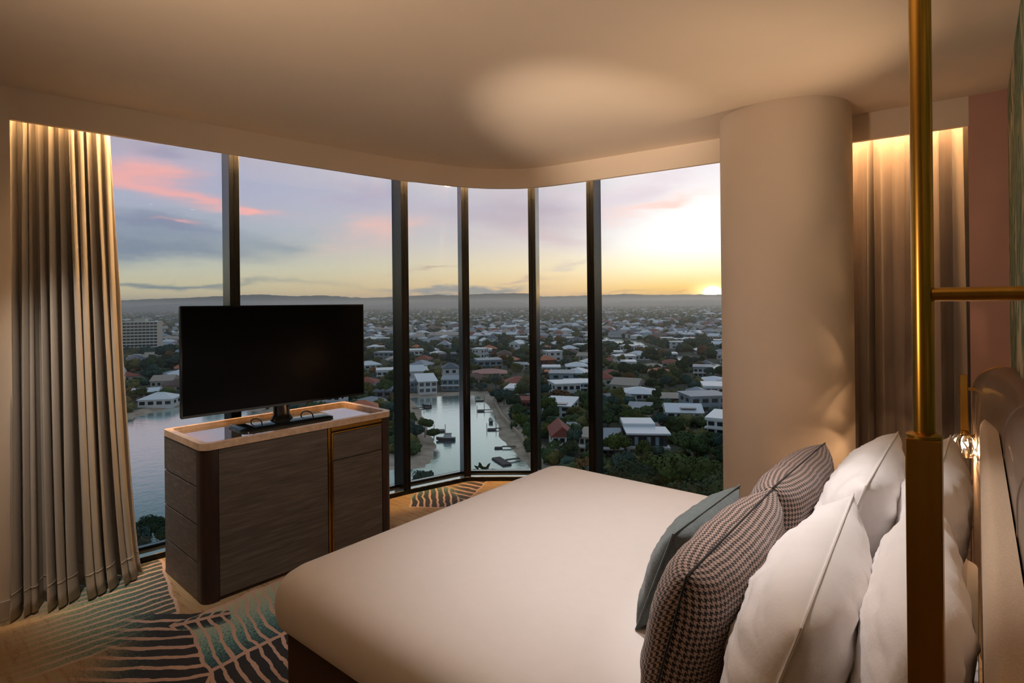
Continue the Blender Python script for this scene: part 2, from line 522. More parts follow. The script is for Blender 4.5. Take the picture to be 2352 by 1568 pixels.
    bp = t.n('ShaderNodeBump')
    bp.inputs['Strength'].default_value = 0.5
    bp.inputs['Distance'].default_value = 0.004
    t.put(bp.inputs['Height'], pile.outputs[0])
    t.put(p.inputs['Normal'], bp.outputs[0])
    out = t.n('ShaderNodeOutputMaterial')
    t.put(out.inputs[0], p.outputs[0])
    return m


M_carpet = carpet_mat()


# ------------------------------------------------------------------ mesh helpers
class MB:
    def __init__(self):
        self.v, self.f, self.mi = [], [], []

    def add(self, verts, faces, mi=0, M=None):
        o = len(self.v)
        self.v += [tuple(M @ Vector(p)) if M else tuple(p) for p in verts]
        self.f += [tuple(i + o for i in fc) for fc in faces]
        self.mi += [mi] * len(faces)
        return self

    def box(self, x0, x1, y0, y1, z0, z1, mi=0, M=None):
        v = [(x, y, z) for z in (z0, z1) for y in (y0, y1) for x in (x0, x1)]
        f = [(0, 2, 3, 1), (4, 5, 7, 6), (0, 1, 5, 4), (2, 6, 7, 3), (0, 4, 6, 2), (1, 3, 7, 5)]
        return self.add(v, f, mi, M)

    def loft(self, loops, cap0=True, cap1=True, closed=True, mi=0, M=None):
        n = len(loops[0])
        v = [p for lp in loops for p in lp]
        f = []
        for a in range(len(loops) - 1):
            for i in range(n if closed else n - 1):
                j = (i + 1) % n
                f.append((a * n + i, a * n + j, (a + 1) * n + j, (a + 1) * n + i))
        if cap0:
            f.append(tuple(reversed(range(n))))
        if cap1:
            f.append(tuple(range((len(loops) - 1) * n, len(loops) * n)))
        return self.add(v, f, mi, M)

    def prism(self, poly, z0, z1, mi=0, M=None):
        return self.loft([[(x, y, z0) for x, y in poly], [(x, y, z1) for x, y in poly]], mi=mi, M=M)

    def lathe(self, prof, n=32, c=(0, 0, 0), mi=0, cap0=True, cap1=True, M=None):
        loops = [[(c[0] + r * math.cos(2 * math.pi * i / n), c[1] + r * math.sin(2 * math.pi * i / n), c[2] + z)
                  for i in range(n)] for r, z in prof]
        return self.loft(loops, cap0, cap1, mi=mi, M=M)

    def tube(self, pts, r, n=10, mi=0, closed=False, M=None):
        pts = [Vector(p) for p in pts]
        loops, up = [], None
        m = len(pts)
        for i, p in enumerate(pts):
            if closed:
                d = pts[(i + 1) % m] - pts[i - 1]
            else:
                d = pts[min(i + 1, m - 1)] - pts[max(i - 1, 0)]
            d.normalize()
            if up is None:
                up = Vector((0, 0, 1)) if abs(d.z) < 0.9 else Vector((1, 0, 0))
            x = up.cross(d).normalized()
            up = d.cross(x).normalized()
            rr = r[i] if isinstance(r, (list, tuple)) else r
            loops.append([p + (x * math.cos(2 * math.pi * k / n) + up * math.sin(2 * math.pi * k / n)) * rr for k in range(n)])
        if closed:
            loops.append(loops[0])
            return self.loft(loops, False, False, mi=mi, M=M)
        return self.loft(loops, mi=mi, M=M)

    def grid(self, fn, nu, nv, mi=0, M=None):
        v = [fn(i / nu, j / nv) for j in range(nv + 1) for i in range(nu + 1)]
        f = [(j * (nu + 1) + i, j * (nu + 1) + i + 1, (j + 1) * (nu + 1) + i + 1, (j + 1) * (nu + 1) + i)
             for j in range(nv) for i in range(nu)]
        return self.add(v, f, mi, M)

    def mesh(self, name, mats, smooth=False, sharp=40):
        me = bpy.data.meshes.new(name)
        me.from_pydata(self.v, [], self.f)
        for mm in (mats if isinstance(mats, (list, tuple)) else [mats]):
            me.materials.append(mm)
        if any(self.mi):
            me.polygons.foreach_set('material_index', self.mi)
        if smooth:
            me.shade_smooth()
            me.set_sharp_from_angle(angle=R(sharp))
        me.update()
        return me

    def build(self, name, mats, parent=None, smooth=False, bevel=0.0, sharp=40, seg=2):
        return place(name, self.mesh(name, mats, smooth, sharp), parent, bevel, seg)


def place(name, me, parent=None, bevel=0.0, seg=2):
    o = bpy.data.objects.new(name, me)
    COL.objects.link(o)
    if parent is not None:
        o.parent = parent
    if bevel:
        b = o.modifiers.new('bevel', 'BEVEL')
        b.width = bevel
        b.segments = seg
        b.limit_method = 'ANGLE'
        b.angle_limit = R(50)
    return o


def empty(name, loc=(0, 0, 0), rz=0.0):
    o = bpy.data.objects.new(name, None)
    COL.objects.link(o)
    o.empty_display_size = 0.1
    o.location = loc
    o.rotation_euler = (0, 0, rz)
    return o


def tag(o, label=None, cat=None, group=None, kind=None):
    for k, v in (('label', label), ('category', cat), ('group', group), ('kind', kind)):
        if v:
            o[k] = v
    return o


def struct(o, label=None):
    o['kind'] = 'structure'
    if label:
        o['label'] = label
    return o


def rrect(x0, x1, y0, y1, r, n=6):
    """rounded rectangle, counter-clockwise; r is one radius or (x0y0, x1y0, x1y1, x0y1)"""
    rs = r if isinstance(r, (list, tuple)) else [r] * 4
    out = []
    for (cx, cy, a0), q in zip(((x0, y0, 180), (x1, y0, 270), (x1, y1, 0), (x0, y1, 90)), rs):
        sx = 1 if cx == x0 else -1
        sy = 1 if cy == y0 else -1
        for i in range(n + 1):
            a = R(a0 + 90 * i / n)
            out.append((cx + sx * q + q * math.cos(a), cy + sy * q + q * math.sin(a)))
    return out


def catmull(pts, n=8):
    P = [Vector(p) for p in pts]
    P = [P[0] * 2 - P[1]] + P + [P[-1] * 2 - P[-2]]
    out = []
    for i in range(1, len(P) - 2):
        for k in range(n):
            s = k / n
            a, b, c, d = P[i - 1], P[i], P[i + 1], P[i + 2]
            out.append(0.5 * ((2 * b) + (c - a) * s + (2 * a - 5 * b + 4 * c - d) * s * s + (3 * b - a - 3 * c + d) * s ** 3))
    out.append(P[-2])
    return out


# ================================================================== THE ROOM
CEIL, BULK = 2.66, 2.50
WALLX, BACKY = 0.135, -2.6
bulk_ctrl = [(-3.743, 0.60), (-3.672, 1.026), (-3.59, 1.60), (-3.415, 2.727), (-3.345, 2.95), (-3.225, 3.30), (-3.06, 3.54),
             (-2.81, 3.715), (-2.348, 3.796), (-1.29, 3.90), (-0.50, 3.955), (-0.027, 4.0)]
bulk = [tuple(p[:2]) for p in catmull([(x, y, 0) for x, y in bulk_ctrl], 7)]
GL = [(-4.03, 0.55), (-3.849, 1.765), (-3.628, 2.985), (-3.475, 3.56), (-2.985, 3.945), (-2.45, 4.06), (-1.20, 4.19), (0.5, 4.33)]
GL = [tuple(Vector(p) + (Vector(p) - Vector((-1.4, 1.6))).normalized() * 0.11) for p in GL]

# floor with the carpet, ending at the glazing
fl = [(-4.15, 0.45)] + GL[1:-1] + [(0.4, 4.42), (0.4, BACKY), (-4.15, BACKY)]
fl = fl[::-1]
struct(MB().prism(fl, -0.25, 0.0).build('floor', M_carpet), 'carpet of large palm leaves in teal, navy and pink on sand')

# ceiling inside the curved bulkhead, and the slab over the curtain pocket
cl = [(WALLX + 0.2, 4.0)] + [(x, y) for x, y in reversed(bulk)] + [(-3.743, BACKY), (WALLX + 0.2, BACKY)]
struct(MB().prism(cl, CEIL, CEIL + 0.04).build('ceiling', M_ceil), 'plain warm white ceiling')
slab = [(-4.15, 0.45)] + GL[1:-1] + [(0.4, 4.42), (0.4, 3.6), (-1, 3.5), (-2.4, 3.4), (-3.1, 2.6), (-3.4, 0.45)]
struct(MB().prism(slab[::-1], CEIL + 0.06, CEIL + 0.25).build('ceiling_slab', M_paint))
# bulkhead that hides the curtain pocket
loops = []
nb = len(bulk)
for i, (x, y) in enumerate(bulk):
    a = Vector(bulk[min(i + 1, nb - 1)]) - Vector(bulk[max(i - 1, 0)])
    a.normalize()
    nx, ny = -a.y, a.x
    if nx * (x + 1.5) + ny * (y - 1.5) < 0:
        nx, ny = -nx, -ny
    T = 0.03
    loops.append([(x, y, BULK), (x + nx * T, y + ny * T, BULK), (x + nx * T, y + ny * T, CEIL + 0.06), (x, y, CEIL + 0.06)])
struct(MB().loft(loops).build('trim_1', M_ceil, smooth=True, sharp=30), 'curved plaster bulkhead along the windows')

# walls
struct(MB().box(-3.95, -3.743, BACKY, 0.60, 0, CEIL).build('wall_left', M_paint), 'beige painted wall beside the tall curtain')
struct(MB().box(WALLX, WALLX + 0.2, BACKY, 4.30, 0, CEIL + 0.3).build('wall_headboard', M_paper), 'leafy green and cream wallpapered wall behind the headboard')
struct(MB().box(-3.95, WALLX + 0.2, BACKY - 0.2, BACKY, 0, CEIL).build('wall_rear', M_paint))
struct(MB().box(-0.03, WALLX, 4.0, 4.045, 0, CEIL).build('wall_far', M_shadewall), 'narrow beige wall tinted mauve for shade between the dark curtain and the wallpaper')
struct(MB().box(-3.743, -3.731, BACKY, 0.60, 0, 0.10).build('baseboard_left', M_base, bevel=0.003))

# round column
cb = MB().lathe([(0.36, 0.0), (0.36, CEIL + 0.02)], 96, (-0.90, 3.70, 0), cap0=False, cap1=False)
struct(cb.build('column', M_col, smooth=True), 'thick round plaster column in front of the window')

# glazing: one window for each facet
for i in range(len(GL) - 1):
    a, b = Vector((*GL[i], 0)), Vector((*GL[i + 1], 0))
    d = (b - a)
    L = d.length
    ang = math.atan2(d.y, d.x)
    w = empty('window_%d' % (i + 1), a, ang)
    struct(w, 'tall fixed window pane in black aluminium frame')
    # local frame: x along the pane, y negative towards the room
    MB().box(0.02, L - 0.02, -0.006, 0.006, 0.06, 2.71).build('glass_pane', M_glass, w)
    MB().box(0, L, -0.125, 0.03, -0.02, 0.034).build('bottom_rail', M_frame, w, bevel=0.003)
    MB().box(0.02, L - 0.02, -0.121, -0.018, 0.0345, 0.039).build('sill_plate', M_sill, w)
    MB().box(0, L, -0.018, 0.03, 0.0345, 0.058).build('glazing_bead', M_frame, w)
    MB().box(0, L, -0.05, 0.05, 2.66, 2.73).build('top_rail', M_frame, w)
    if i > 0:
        e = (a - Vector((*GL[i - 1], 0))).normalized()
        bis = math.atan2(d.normalized().y + e.y, d.normalized().x + e.x) - ang
        Mx = Matrix.Rotation(bis, 4, 'Z')
        mu = MB().box(-0.032, 0.032, -0.125, 0.05, 0.0, 2.72, M=Mx)
        mu.build('mullion', M_frame, w, bevel=0.004)
        MB().box(-0.0035, 0.0035, -0.1268, -0.124, 0.0, 2.70, M=Mx).build('mullion_groove', M_gloss, w)

# glowing strip hidden in the curtain pocket
led = []
for i, (x, y) in enumerate(bulk):
    a = Vector(bulk[min(i + 1, nb - 1)]) - Vector(bulk[max(i - 1, 0)])
    a.normalize()
    nx, ny = -a.y, a.x
    if nx * (x + 1.5) + ny * (y - 1.5) < 0:
        nx, ny = -nx, -ny
    k0, k1 = 0.034, 0.046
    led.append([(x + nx * k0, y + ny * k0, 2.704), (x + nx * k1, y + ny * k1, 2.704), (x + nx * k1, y + ny * k1, 2.716), (x + nx * k0, y + ny * k0, 2.716)])
tag(MB().loft(led).build('led_strip', M_led), 'warm light strip hidden behind the curved bulkhead', 'light strip')


# ================================================================== FURNITURE
# ---- cabinet: local x 0 at the front (negative to the back), y along the front
CW, CD, CH = 1.185, 0.585, 0.80
cab = empty('cabinet', (-3.092, 1.236, 0), R(-2.4))
tag(cab, 'low dark oak cabinet with stone top and brass strips under the television', 'cabinet')
MB().prism(rrect(-CD + 0.012, -0.012, 0.012, CW - 0.012, (0.02, 0.05, 0.05, 0.02), 8), 0.0, CH).build('carcass', M_corner, cab, smooth=True)
for yy, sgn in ((0.0, 1), (CW, -1)):
    rr = [(-0.05 + 0.05 * math.cos(R(q)), yy + sgn * (0.05 - 0.05 * math.sin(R(q)))) for q in range(0, 91, 9)]
    inner = [(-0.05 + 0.036 * math.cos(R(q)), yy + sgn * (0.05 - 0.036 * math.sin(R(q)))) for q in range(90, -1, -9)]
    pl = [(0.0, yy + sgn * 0.078)] + rr + [(-0.085, yy)] + [(-0.085, yy + sgn * 0.014)] + inner + [(-0.014, yy + sgn * 0.078)]
    if sgn < 0:
        pl = pl[::-1]
    MB().prism(pl, 0.0, CH).build('corner_post', M_corner, cab, smooth=True)
for yy, sgn in ((0.0, 1), (CW, -1)):
    for k in range(4):
        y0, y1 = sorted((yy, yy + sgn * 0.013))
        MB().box(-CD, -0.0875, y0, y1, 0.004 + k * 0.2, 0.197 + k * 0.2).build('side_panel', M_wood, cab, bevel=0.0015)
YB = 0.722
MB().box(-0.013, 0.0, 0.081, YB - 0.012, 0.022, CH - 0.001).build('door', M_wood, cab, bevel=0.0015)
MB().box(-0.013, 0.0, YB + 0.026, CW - 0.083, 0.022, 0.590).build('door', M_wood, cab, bevel=0.0015)
dr = MB().box(-0.013, 0.0, YB + 0.026, CW - 0.083, 0.595, 0.758).build('drawer', M_wood, cab, bevel=0.0015)
MB().box(-0.008, 0.004, YB - 0.010, YB - 0.002, 0.0, CH - 0.002).build('brass_strip', M_brass, cab)
MB().box(-0.008, 0.004, YB + 0.014, YB + 0.022, 0.0, 0.766).build('brass_strip', M_brass, cab)
MB().box(-0.012, -0.006, YB - 0.002, YB + 0.014, 0.0, CH - 0.002).build('brass_channel', M_brassd, cab)
MB().box(-0.010, 0.002, YB + 0.014, CW - 0.083, 0.778, CH - 0.002).build('brass_channel', M_brassd, cab)
MB().box(-0.006, 0.004, YB + 0.022, CW - 0.083, 0.761, 0.767).build('brass_strip', M_brass, cab)
# stone tray top: raised rim round a mirrored inset
o1 = rrect(-CD - 0.004, 0.006, -0.006, CW + 0.006, (0.03, 0.055, 0.055, 0.03), 8)
i1 = rrect(-CD + 0.030, -0.030, 0.030, CW - 0.030, 0.03, 8)
rim = MB()
n = len(o1)
vs = [(x, y, 0.801) for x, y in o1] + [(x, y, 0.832) for x, y in o1] + [(x, y, 0.837) for x, y in [(a * .994 + b * .006, c * .994 + d * .006) for (a, c), (b, d) in zip(o1, i1)]] + \
     [(x, y, 0.837) for x, y in i1] + [(x, y, 0.814) for x, y in i1]
fs = []
for k in range(4):
    for i in range(n):
        j = (i + 1) % n
        fs.append((k * n + i, k * n + j, (k + 1) * n + j, (k + 1) * n + i))
fs.append(tuple(reversed(range(n))))
rim.add(vs, fs)
rim.build('stone_top', M_stone, cab, smooth=True, sharp=35)
MB().prism([(x * 1.0, y) for x, y in i1], 0.8135, 0.817).build('mirror_inset', M_mirror, cab)
CTOP = 0.817

# ---- television
tvL, tvR = Vector((-3.43, 1.262, 0)), Vector((-3.325, 2.405, 0))
tva = math.atan2((tvR - tvL).y, (tvR - tvL).x) - R(90)
TW = (tvR - tvL).length
tvc = (tvL + tvR) / 2
tv = empty('television', (tvc.x, tvc.y, CTOP), tva)
tag(tv, 'black flat screen television switched off on the cabinet', 'television')
zb, zt = 0.922 - CTOP, 1.553 - CTOP
h = TW / 2
tvs = MB().box(-0.032, -0.004, -h, h, zb, zt).build('shell', M_gloss, tv, bevel=0.006)
MB().box(-0.060, -0.030, -h * 0.55, h * 0.55, zb + 0.04, zt - 0.2).build('rear_housing', M_gloss, tv, bevel=0.015)
bz = MB()
bz.box(-0.006, 0.0015, -h, -h + 0.008, zb, zt).box(-0.006, 0.0015, h - 0.008, h, zb, zt)
bz.box(-0.006, 0.0015, -h + 0.008, h - 0.008, zt - 0.008, zt).box(-0.006, 0.0015, -h + 0.008, h - 0.008, zb, zb + 0.014)
bz.build('bezel', M_gloss, tvs)
MB().box(-0.0035, 0.0, -h + 0.008, h - 0.008, zb + 0.014, zt - 0.008).build('screen', M_screen, tvs)
nk = MB().loft([[(x, y, 0.016) for x, y in rrect(-0.05, 0.0, -0.07, 0.07, 0.02, 4)],
                [(x, y, 0.05) for x, y in rrect(-0.048, -0.005, -0.05, 0.05, 0.018, 4)],
                [(x, y, zb + 0.06) for x, y in rrect(-0.046, -0.010, -0.05, 0.05, 0.015, 4)]])
nk.build('neck', M_gloss, tv, smooth=True)
bs = MB().loft([[(x, y, 0.0) for x, y in rrect(-0.13, 0.125, -0.29, 0.29, 0.05, 6)],
                [(x, y, 0.009) for x, y in rrect(-0.135, 0.13, -0.295, 0.295, 0.055, 6)],
                [(x, y, 0.016) for x, y in rrect(-0.125, 0.12, -0.285, 0.285, 0.05, 6)]])
bs.build('stand_base', mat('stand_gloss', rgb(62, 70, 76), 0.06, metal=0.85), tv, smooth=True, sharp=50)
for yy in (-0.17, 0.15):
    pts = [(0.075 + 0.012 * math.sin(q * math.pi / 8), yy, 0.016 + 0.035 * math.sin(q * math.pi / 8)) if False else
           (0.10 - 0.028 * q, yy + 0.01 * math.sin(q), 0.018 + 0.032 * math.sin(q * math.pi / 6)) for q in range(7)]
    MB().tube(pts, 0.004, 8).build('cable_loop', M_gloss, tv, smooth=True)

# ---- bed
BX0, BX1, BY0, BY1 = -2.075, -0.005, 1.045, 2.925
bed = empty('bed', ((BX0 + BX1) / 2, (BY0 + BY1) / 2, 0))
tag(bed, 'wide bed on brown upholstered base', 'bed')
ox, oy = bed.location.x, bed.location.y


def local(lp):
    return [(x - ox, y - oy, z) for x, y, z in lp]


MB().loft([local([(x, y, z) for x, y in rrect(BX0 + 0.045, BX1, BY0 + 0.045, BY1 - 0.045, 0.05, 5)]) for z in (0.06, 0.345)]).build('base', M_bedbase, bed, smooth=True)
MB().loft([local([(x, y, z) for x, y in rrect(BX0 + 0.05 + q, BX1, BY0 + 0.05 + q, BY1 - 0.05 - q, 0.08, 5)]) for z, q in ((0.346, 0.0), (0.50, 0.0), (0.53, 0.03), (0.536, 0.09))]).build('mattress', M_white, bed, smooth=True)
for lx in (BX0 + 0.2, BX1 - 0.2):
    for ly in (BY0 + 0.2, BY1 - 0.2):
        MB().lathe([(0.025, 0.0), (0.03, 0.062)], 16, (lx - ox, ly - oy, 0)).build('leg', M_gloss, bed, smooth=True)

# coverlet hanging over foot and sides
prof = [(0.030, 0.352), (0.012, 0.370), (0.004, 0.40), (0.0, 0.44), (0.002, 0.475), (0.010, 0.505), (0.026, 0.532), (0.052, 0.552), (0.088, 0.5635),
        (0.14, 0.569), (0.22, 0.572), (0.34, 0.5735), (0.5, 0.575), (0.7, 0.5755), (0.88, 0.576)]
lps = []
for ins, z in prof:
    lp = rrect(BX0 + ins, BX1 - ins * 0.3 - 0.02, BY0 + ins, BY1 - ins, (max(0.10 - ins * 0.3, 0.012),) * 4, 10)
    q = []
    for x, y in lp:
        # subdivide-like wobble of the hanging cloth and a soft swell of the top
        dx = 0.006 * mnoise.noise(Vector((x * 3, y * 3, z * 4)))
        q.append((x + dx, y + dx * 0.8, z + 0.004 * mnoise.noise(Vector((x * 2.2, y * 2.2, 3)))))
    lps.append(q)
cov = MB().loft(lps, cap0=False).build('coverlet', M_cover, smooth=True, sharp=80)
tag(cov, 'smooth white coverlet spread over the bed', 'bed cover')


# ---- pillows
def pillow(name, material, Wd, Ht, Th, loc, lean, label, cat, group, yaw=0.0, seam=None, sag=0.0, wr=0.010, corner=0.12, seed=0.0, power=2.6, twist=0.0, ex=0.5):
    """standing pillow: local y = length, z = height, x = thickness; leans back towards +x"""
    nu, nv = 56, 40
    root = empty(name, loc)
    tag(root, label, cat, group)
    Mx = Matrix.Rotation(yaw, 4, 'Z') @ Matrix.Rotation(twist, 4, 'X') @ Matrix.Rotation(lean, 4, 'Y')
    me = bpy.data.meshes.new('pillow_body')
    bm = bmesh.new()
    uvl = bm.loops.layers.uv.new('UVMap')

    def pt(a, b, side):
        A, B = abs(a), abs(b)
        pinch = 1 - corner * (A ** 2) * (1 - B ** 2) * 0.55
        pinch2 = 1 - corner * (B ** 2) * (1 - A ** 2) * 0.8
        y = a * Wd / 2 * pinch2
        z = b * Ht / 2 * pinch
        th = Th / 2 * (max(0.0, 1 - A ** power) ** ex) * (max(0.0, 1 - B ** power) ** ex)
        nzv = mnoise.fractal(Vector((a * 2.3 + seed, b * 1.9, side * 3.1 + seed)), 0.8, 2.1, 5)
        nzv += 0.8 * (abs(mnoise.noise(Vector((a * 3.0 + b * 2.2 + seed, b * 7.0 - a * 2.0, seed)))) - 0.2)
        rad = mnoise.noise(Vector((math.atan2(b, a) * 5.0, seed * 2, (A + B)))) * (A * A + B * B) * 0.5
        x = side * (th + wr * (nzv + rad) * min(1.0, th / (Th * 0.2)))
        z -= sag * (1 - A ** 2) * (b > 0) * b
        low = max(0.0, -b) ** 2
        x += 0.0 * low
        return Vector((x, y, z + Ht / 2))

    for side in (-1, 1):
        gp = [[pt(-1 + 2 * i / nu, -1 + 2 * j / nv, side) for i in range(nu + 1)] for j in range(nv + 1)]
        # cloth coordinates by length over the surface, so the weave keeps its size round the edges
        U = [[0.0] * (nu + 1) for _ in range(nv + 1)]
        Vv = [[0.0] * (nu + 1) for _ in range(nv + 1)]
        for j in range(nv + 1):
            for i in range(nu // 2 + 1, nu + 1):
                U[j][i] = U[j][i - 1] + (gp[j][i] - gp[j][i - 1]).length
            for i in range(nu // 2 - 1, -1, -1):
                U[j][i] = U[j][i + 1] - (gp[j][i] - gp[j][i + 1]).length
        for i in range(nu + 1):
            for j in range(nv // 2 + 1, nv + 1):
                Vv[j][i] = Vv[j - 1][i] + (gp[j][i] - gp[j - 1][i]).length
            for j in range(nv // 2 - 1, -1, -1):
                Vv[j][i] = Vv[j + 1][i] - (gp[j][i] - gp[j + 1][i]).length
        vs = [[bm.verts.new(Mx @ gp[j][i]) for i in range(nu + 1)] for j in range(nv + 1)]
        for j in range(nv):
            for i in range(nu):
                q = [vs[j][i], vs[j][i + 1], vs[j + 1][i + 1], vs[j + 1][i]]
                uvq = [(i, j), (i + 1, j), (i + 1, j + 1), (i, j + 1)]
                if side < 0:
                    q.reverse()
                    uvq.reverse()
                f = bm.faces.new(q)
                f.smooth = True
                for lp, (ui, vj) in zip(f.loops, uvq):
                    lp[uvl].uv = (U[vj][ui] + 2.0, Vv[vj][ui] + 2.0)
    bmesh.ops.remove_doubles(bm, verts=bm.verts, dist=1e-5)
    bm.to_mesh(me)
    bm.free()
    me.materials.append(material)
    body = place('body', me, root)
    pts = []
    for a, b in [(-1 + 2 * i / 24, -1) for i in range(24)] + [(1, -1 + 2 * i / 16) for i in range(16)] + \
                [(1 - 2 * i / 24, 1) for i in range(24)] + [(-1, 1 - 2 * i / 16) for i in range(16)]:
        pts.append(Mx @ pt(a, b, 1))
    MB().tube(pts, seam or 0.0028, 6, closed=True).build('seam', material, body, smooth=True)
    return root


BT = 0.579
WP = 'white pillows propped in two rows against the headboard'
pillow('pillow', M_white, 0.84, 0.44, 0.20, (-0.155, 1.50, BT), R(9), 'white pillow of the rear row nearest the brass pole', 'pillow', WP, yaw=R(2), seed=1.3, wr=0.011)
pillow('pillow', M_white, 0.86, 0.435, 0.20, (-0.160, 2.40, BT), R(9), 'white pillow of the rear row beside the glowing crystal lamp', 'pillow', WP, yaw=R(-1), seed=5.1, wr=0.011)
pillow('pillow', M_white, 0.84, 0.43, 0.24, (-0.40, 1.475, BT), R(19), 'plump white pillow behind the near houndstooth cushion', 'pillow', WP, yaw=R(3), seed=8.7, wr=0.012)
pillow('pillow', M_white, 0.86, 0.455, 0.24, (-0.41, 2.36, BT), R(20), 'plump white pillow behind the far houndstooth cushion', 'pillow', WP, yaw=R(0), seed=12.9, wr=0.012)
HP = 'houndstooth cushions leaning on the white pillows'
pillow('cushion', M_hound, 0.73, 0.385, 0.20, (-0.600, 1.555, BT), R(15), 'near black and beige houndstooth cushion partly behind the slate cushion', 'cushion', HP, yaw=R(1), seed=17.0, wr=0.006, power=4.0)
pillow('cushion', M_hound, 0.73, 0.39, 0.20, (-0.600, 2.275, BT), R(15), 'far black and beige houndstooth cushion in front of the column', 'cushion', HP, yaw=R(-1), seed=19.0, wr=0.006, power=4.0)
pillow('cushion', M_cush, 0.55, 0.335, 0.15, (-0.785, 1.80, BT), R(21), 'plain slate grey cushion at the front of the pillow heap', 'cushion', None, yaw=R(-1), seed=23.0, wr=0.006, seam=0.0035)

# ---- headboard: rolled leather back with a forward wing, and the fabric pad in front
hb = empty('headboard', (WALLX, 2.0, 0))
tag(hb, 'upholstered headboard with rolled bronze leather edge and sand fabric pad', 'headboard')
LY = [0.10, 0.85, 1.58, 2.31, 3.46]


def leather_loop(y, shrink=0.0):
    wing = max(0.0, min(1.0, (y - 2.65) / 0.75))
    wing = wing * wing * (3 - 2 * wing)
    xf = 0.062 - 0.082 * wing + shrink
    top = 1.232 - shrink
    rr = 0.115
    pts = [(WALLX - 0.001, 0.012), (xf, 0.012)]
    for q in range(0, 91, 9):
        ax = min(rr, WALLX - xf - 0.005)
        pts.append((xf + ax - ax * math.cos(R(q)), top - rr + rr * math.sin(R(q))))
    pts.append((WALLX - 0.001, top))
    return [(x - WALLX, y - 2.0, z) for x, z in pts]


for a, b in zip(LY[:-1], LY[1:]):
    ys = [a + 0.001, a + 0.006, a + 0.016] + [a + 0.016 + (b - a - 0.032) * k / 16 for k in range(1, 16)] + [b - 0.016, b - 0.006, b - 0.001]
    sh = [0.006, 0.002, 0.0] + [0.0] * 15 + [0.0, 0.002, 0.006]
    MB().loft([leather_loop(y, s) for y, s in zip(ys, sh)]).build('leather_panel', M_leather, hb, smooth=True, sharp=60)
for y in LY[1:]:
    lp = [Vector(p) for p in leather_loop(y, 0.002)]
    MB().tube(lp[1:-1], 0.0045, 8).build('brass_piping' if y == LY[-1] else 'piping', M_brass if y == LY[-1] else M_leather, hb, smooth=True)
pad = []
for y, s in [(0.80, 0.03), (0.805, 0.012), (0.83, 0.0)] + [(0.83 + 2.2 * k / 10, 0.0) for k in range(1, 10)] + [(3.03, 0.0), (3.055, 0.012), (3.06, 0.03)]:
    xf, xb, top = 0.004 + s, 0.058, 1.055 - s
    lp = [(xb, 0.30), (xf, 0.30)] + [(xf + 0.026 - 0.026 * math.cos(R(q)), top - 0.05 + 0.05 * math.sin(R(q))) for q in range(0, 91, 15)] + [(xb, top)]
    pad.append([(x - WALLX, y - 2.0, z) for x, z in lp])
MB().loft(pad).build('fabric_pad', M_fabric, hb, smooth=True, sharp=60)

# ---- crystal wall lamp on the headboard
lx, ly = -0.048, 3.27
ln = empty('wall_lamp', (lx, ly, 0.83))
tag(ln, 'brass wall lamp with lit crystal globe on the headboard', 'wall lamp')
MB().box(-0.014, 0.014, -0.010, 0.010, 0.125, 0.375).build('brass_bar', M_brass, ln, bevel=0.002)
MB().box(0.010, 0.062, -0.008, 0.008, 0.306, 0.320).build('arm', M_brassd, ln, bevel=0.002)
MB().box(0.010, 0.060, -0.008, 0.008, 0.086 + 0.01, 0.100 + 0.01).build('arm', M_brassd, ln, bevel=0.002)
MB().lathe([(0.008, 0.128), (0.016, 0.124), (0.019, 0.112), (0.016, 0.106)], 20).build('cap', M_brass, ln, smooth=True)
nf = 14
gl = MB()
profg = [(0.016, 0.112), (0.034, 0.103), (0.049, 0.082), (0.053, 0.055), (0.046, 0.028), (0.030, 0.006), (0.012, 0.0)]
lo = []
for k, (r, z) in enumerate(profg):
    lo.append([(r * (1.0 if i % 2 else 0.90) * math.cos(2 * math.pi * (i + 0.5 * (k % 2)) / (2 * nf)), r * (1.0 if i % 2 else 0.90) * math.sin(2 * math.pi * (i + 0.5 * (k % 2)) / (2 * nf)), z) for i in range(2 * nf)])
gl.loft(lo, cap0=False)
globe = gl.build('crystal_globe', M_crystal, ln)
MB().lathe([(0.004, 0.098), (0.011, 0.085), (0.014, 0.06), (0.010, 0.040), (0.003, 0.034)], 16).build('bulb', M_bulb, globe, smooth=True)
lamp('wall_lamp_light', 'POINT', (lx, ly, 0.83 + 0.018), 18.0, (1.0, 0.66, 0.38), None, 0.012).parent = None

# ---- floor to ceiling brass pole with a rail to the wall
px, py = -0.060, 1.0
pole = empty('brass_pole', (px, py, 0))
tag(pole, 'floor to ceiling brass pole on square post beside the pillows', 'pole')
MB().box(-0.021, 0.021, -0.021, 0.021, 0.0, 1.352).build('square_post', M_brass, pole, bevel=0.0015)
MB().lathe([(0.0135, 1.352), (0.0135, CEIL - 0.001)], 32).build('round_tube', M_brass, pole, smooth=True)
Mr = Matrix.Translation((0, 0, 1.556)) @ Matrix.Rotation(R(90), 4, 'Y')
MB().lathe([(0.0098, 0.011), (0.0098, WALLX - px - 0.001)], 24, M=Mr).build('wall_rail', M_brass, pole, smooth=True)
MB().lathe([(0.022, 1.352), (0.022, 1.356), (0.0155, 1.360)], 32).build('collar', M_brass, pole, smooth=True)

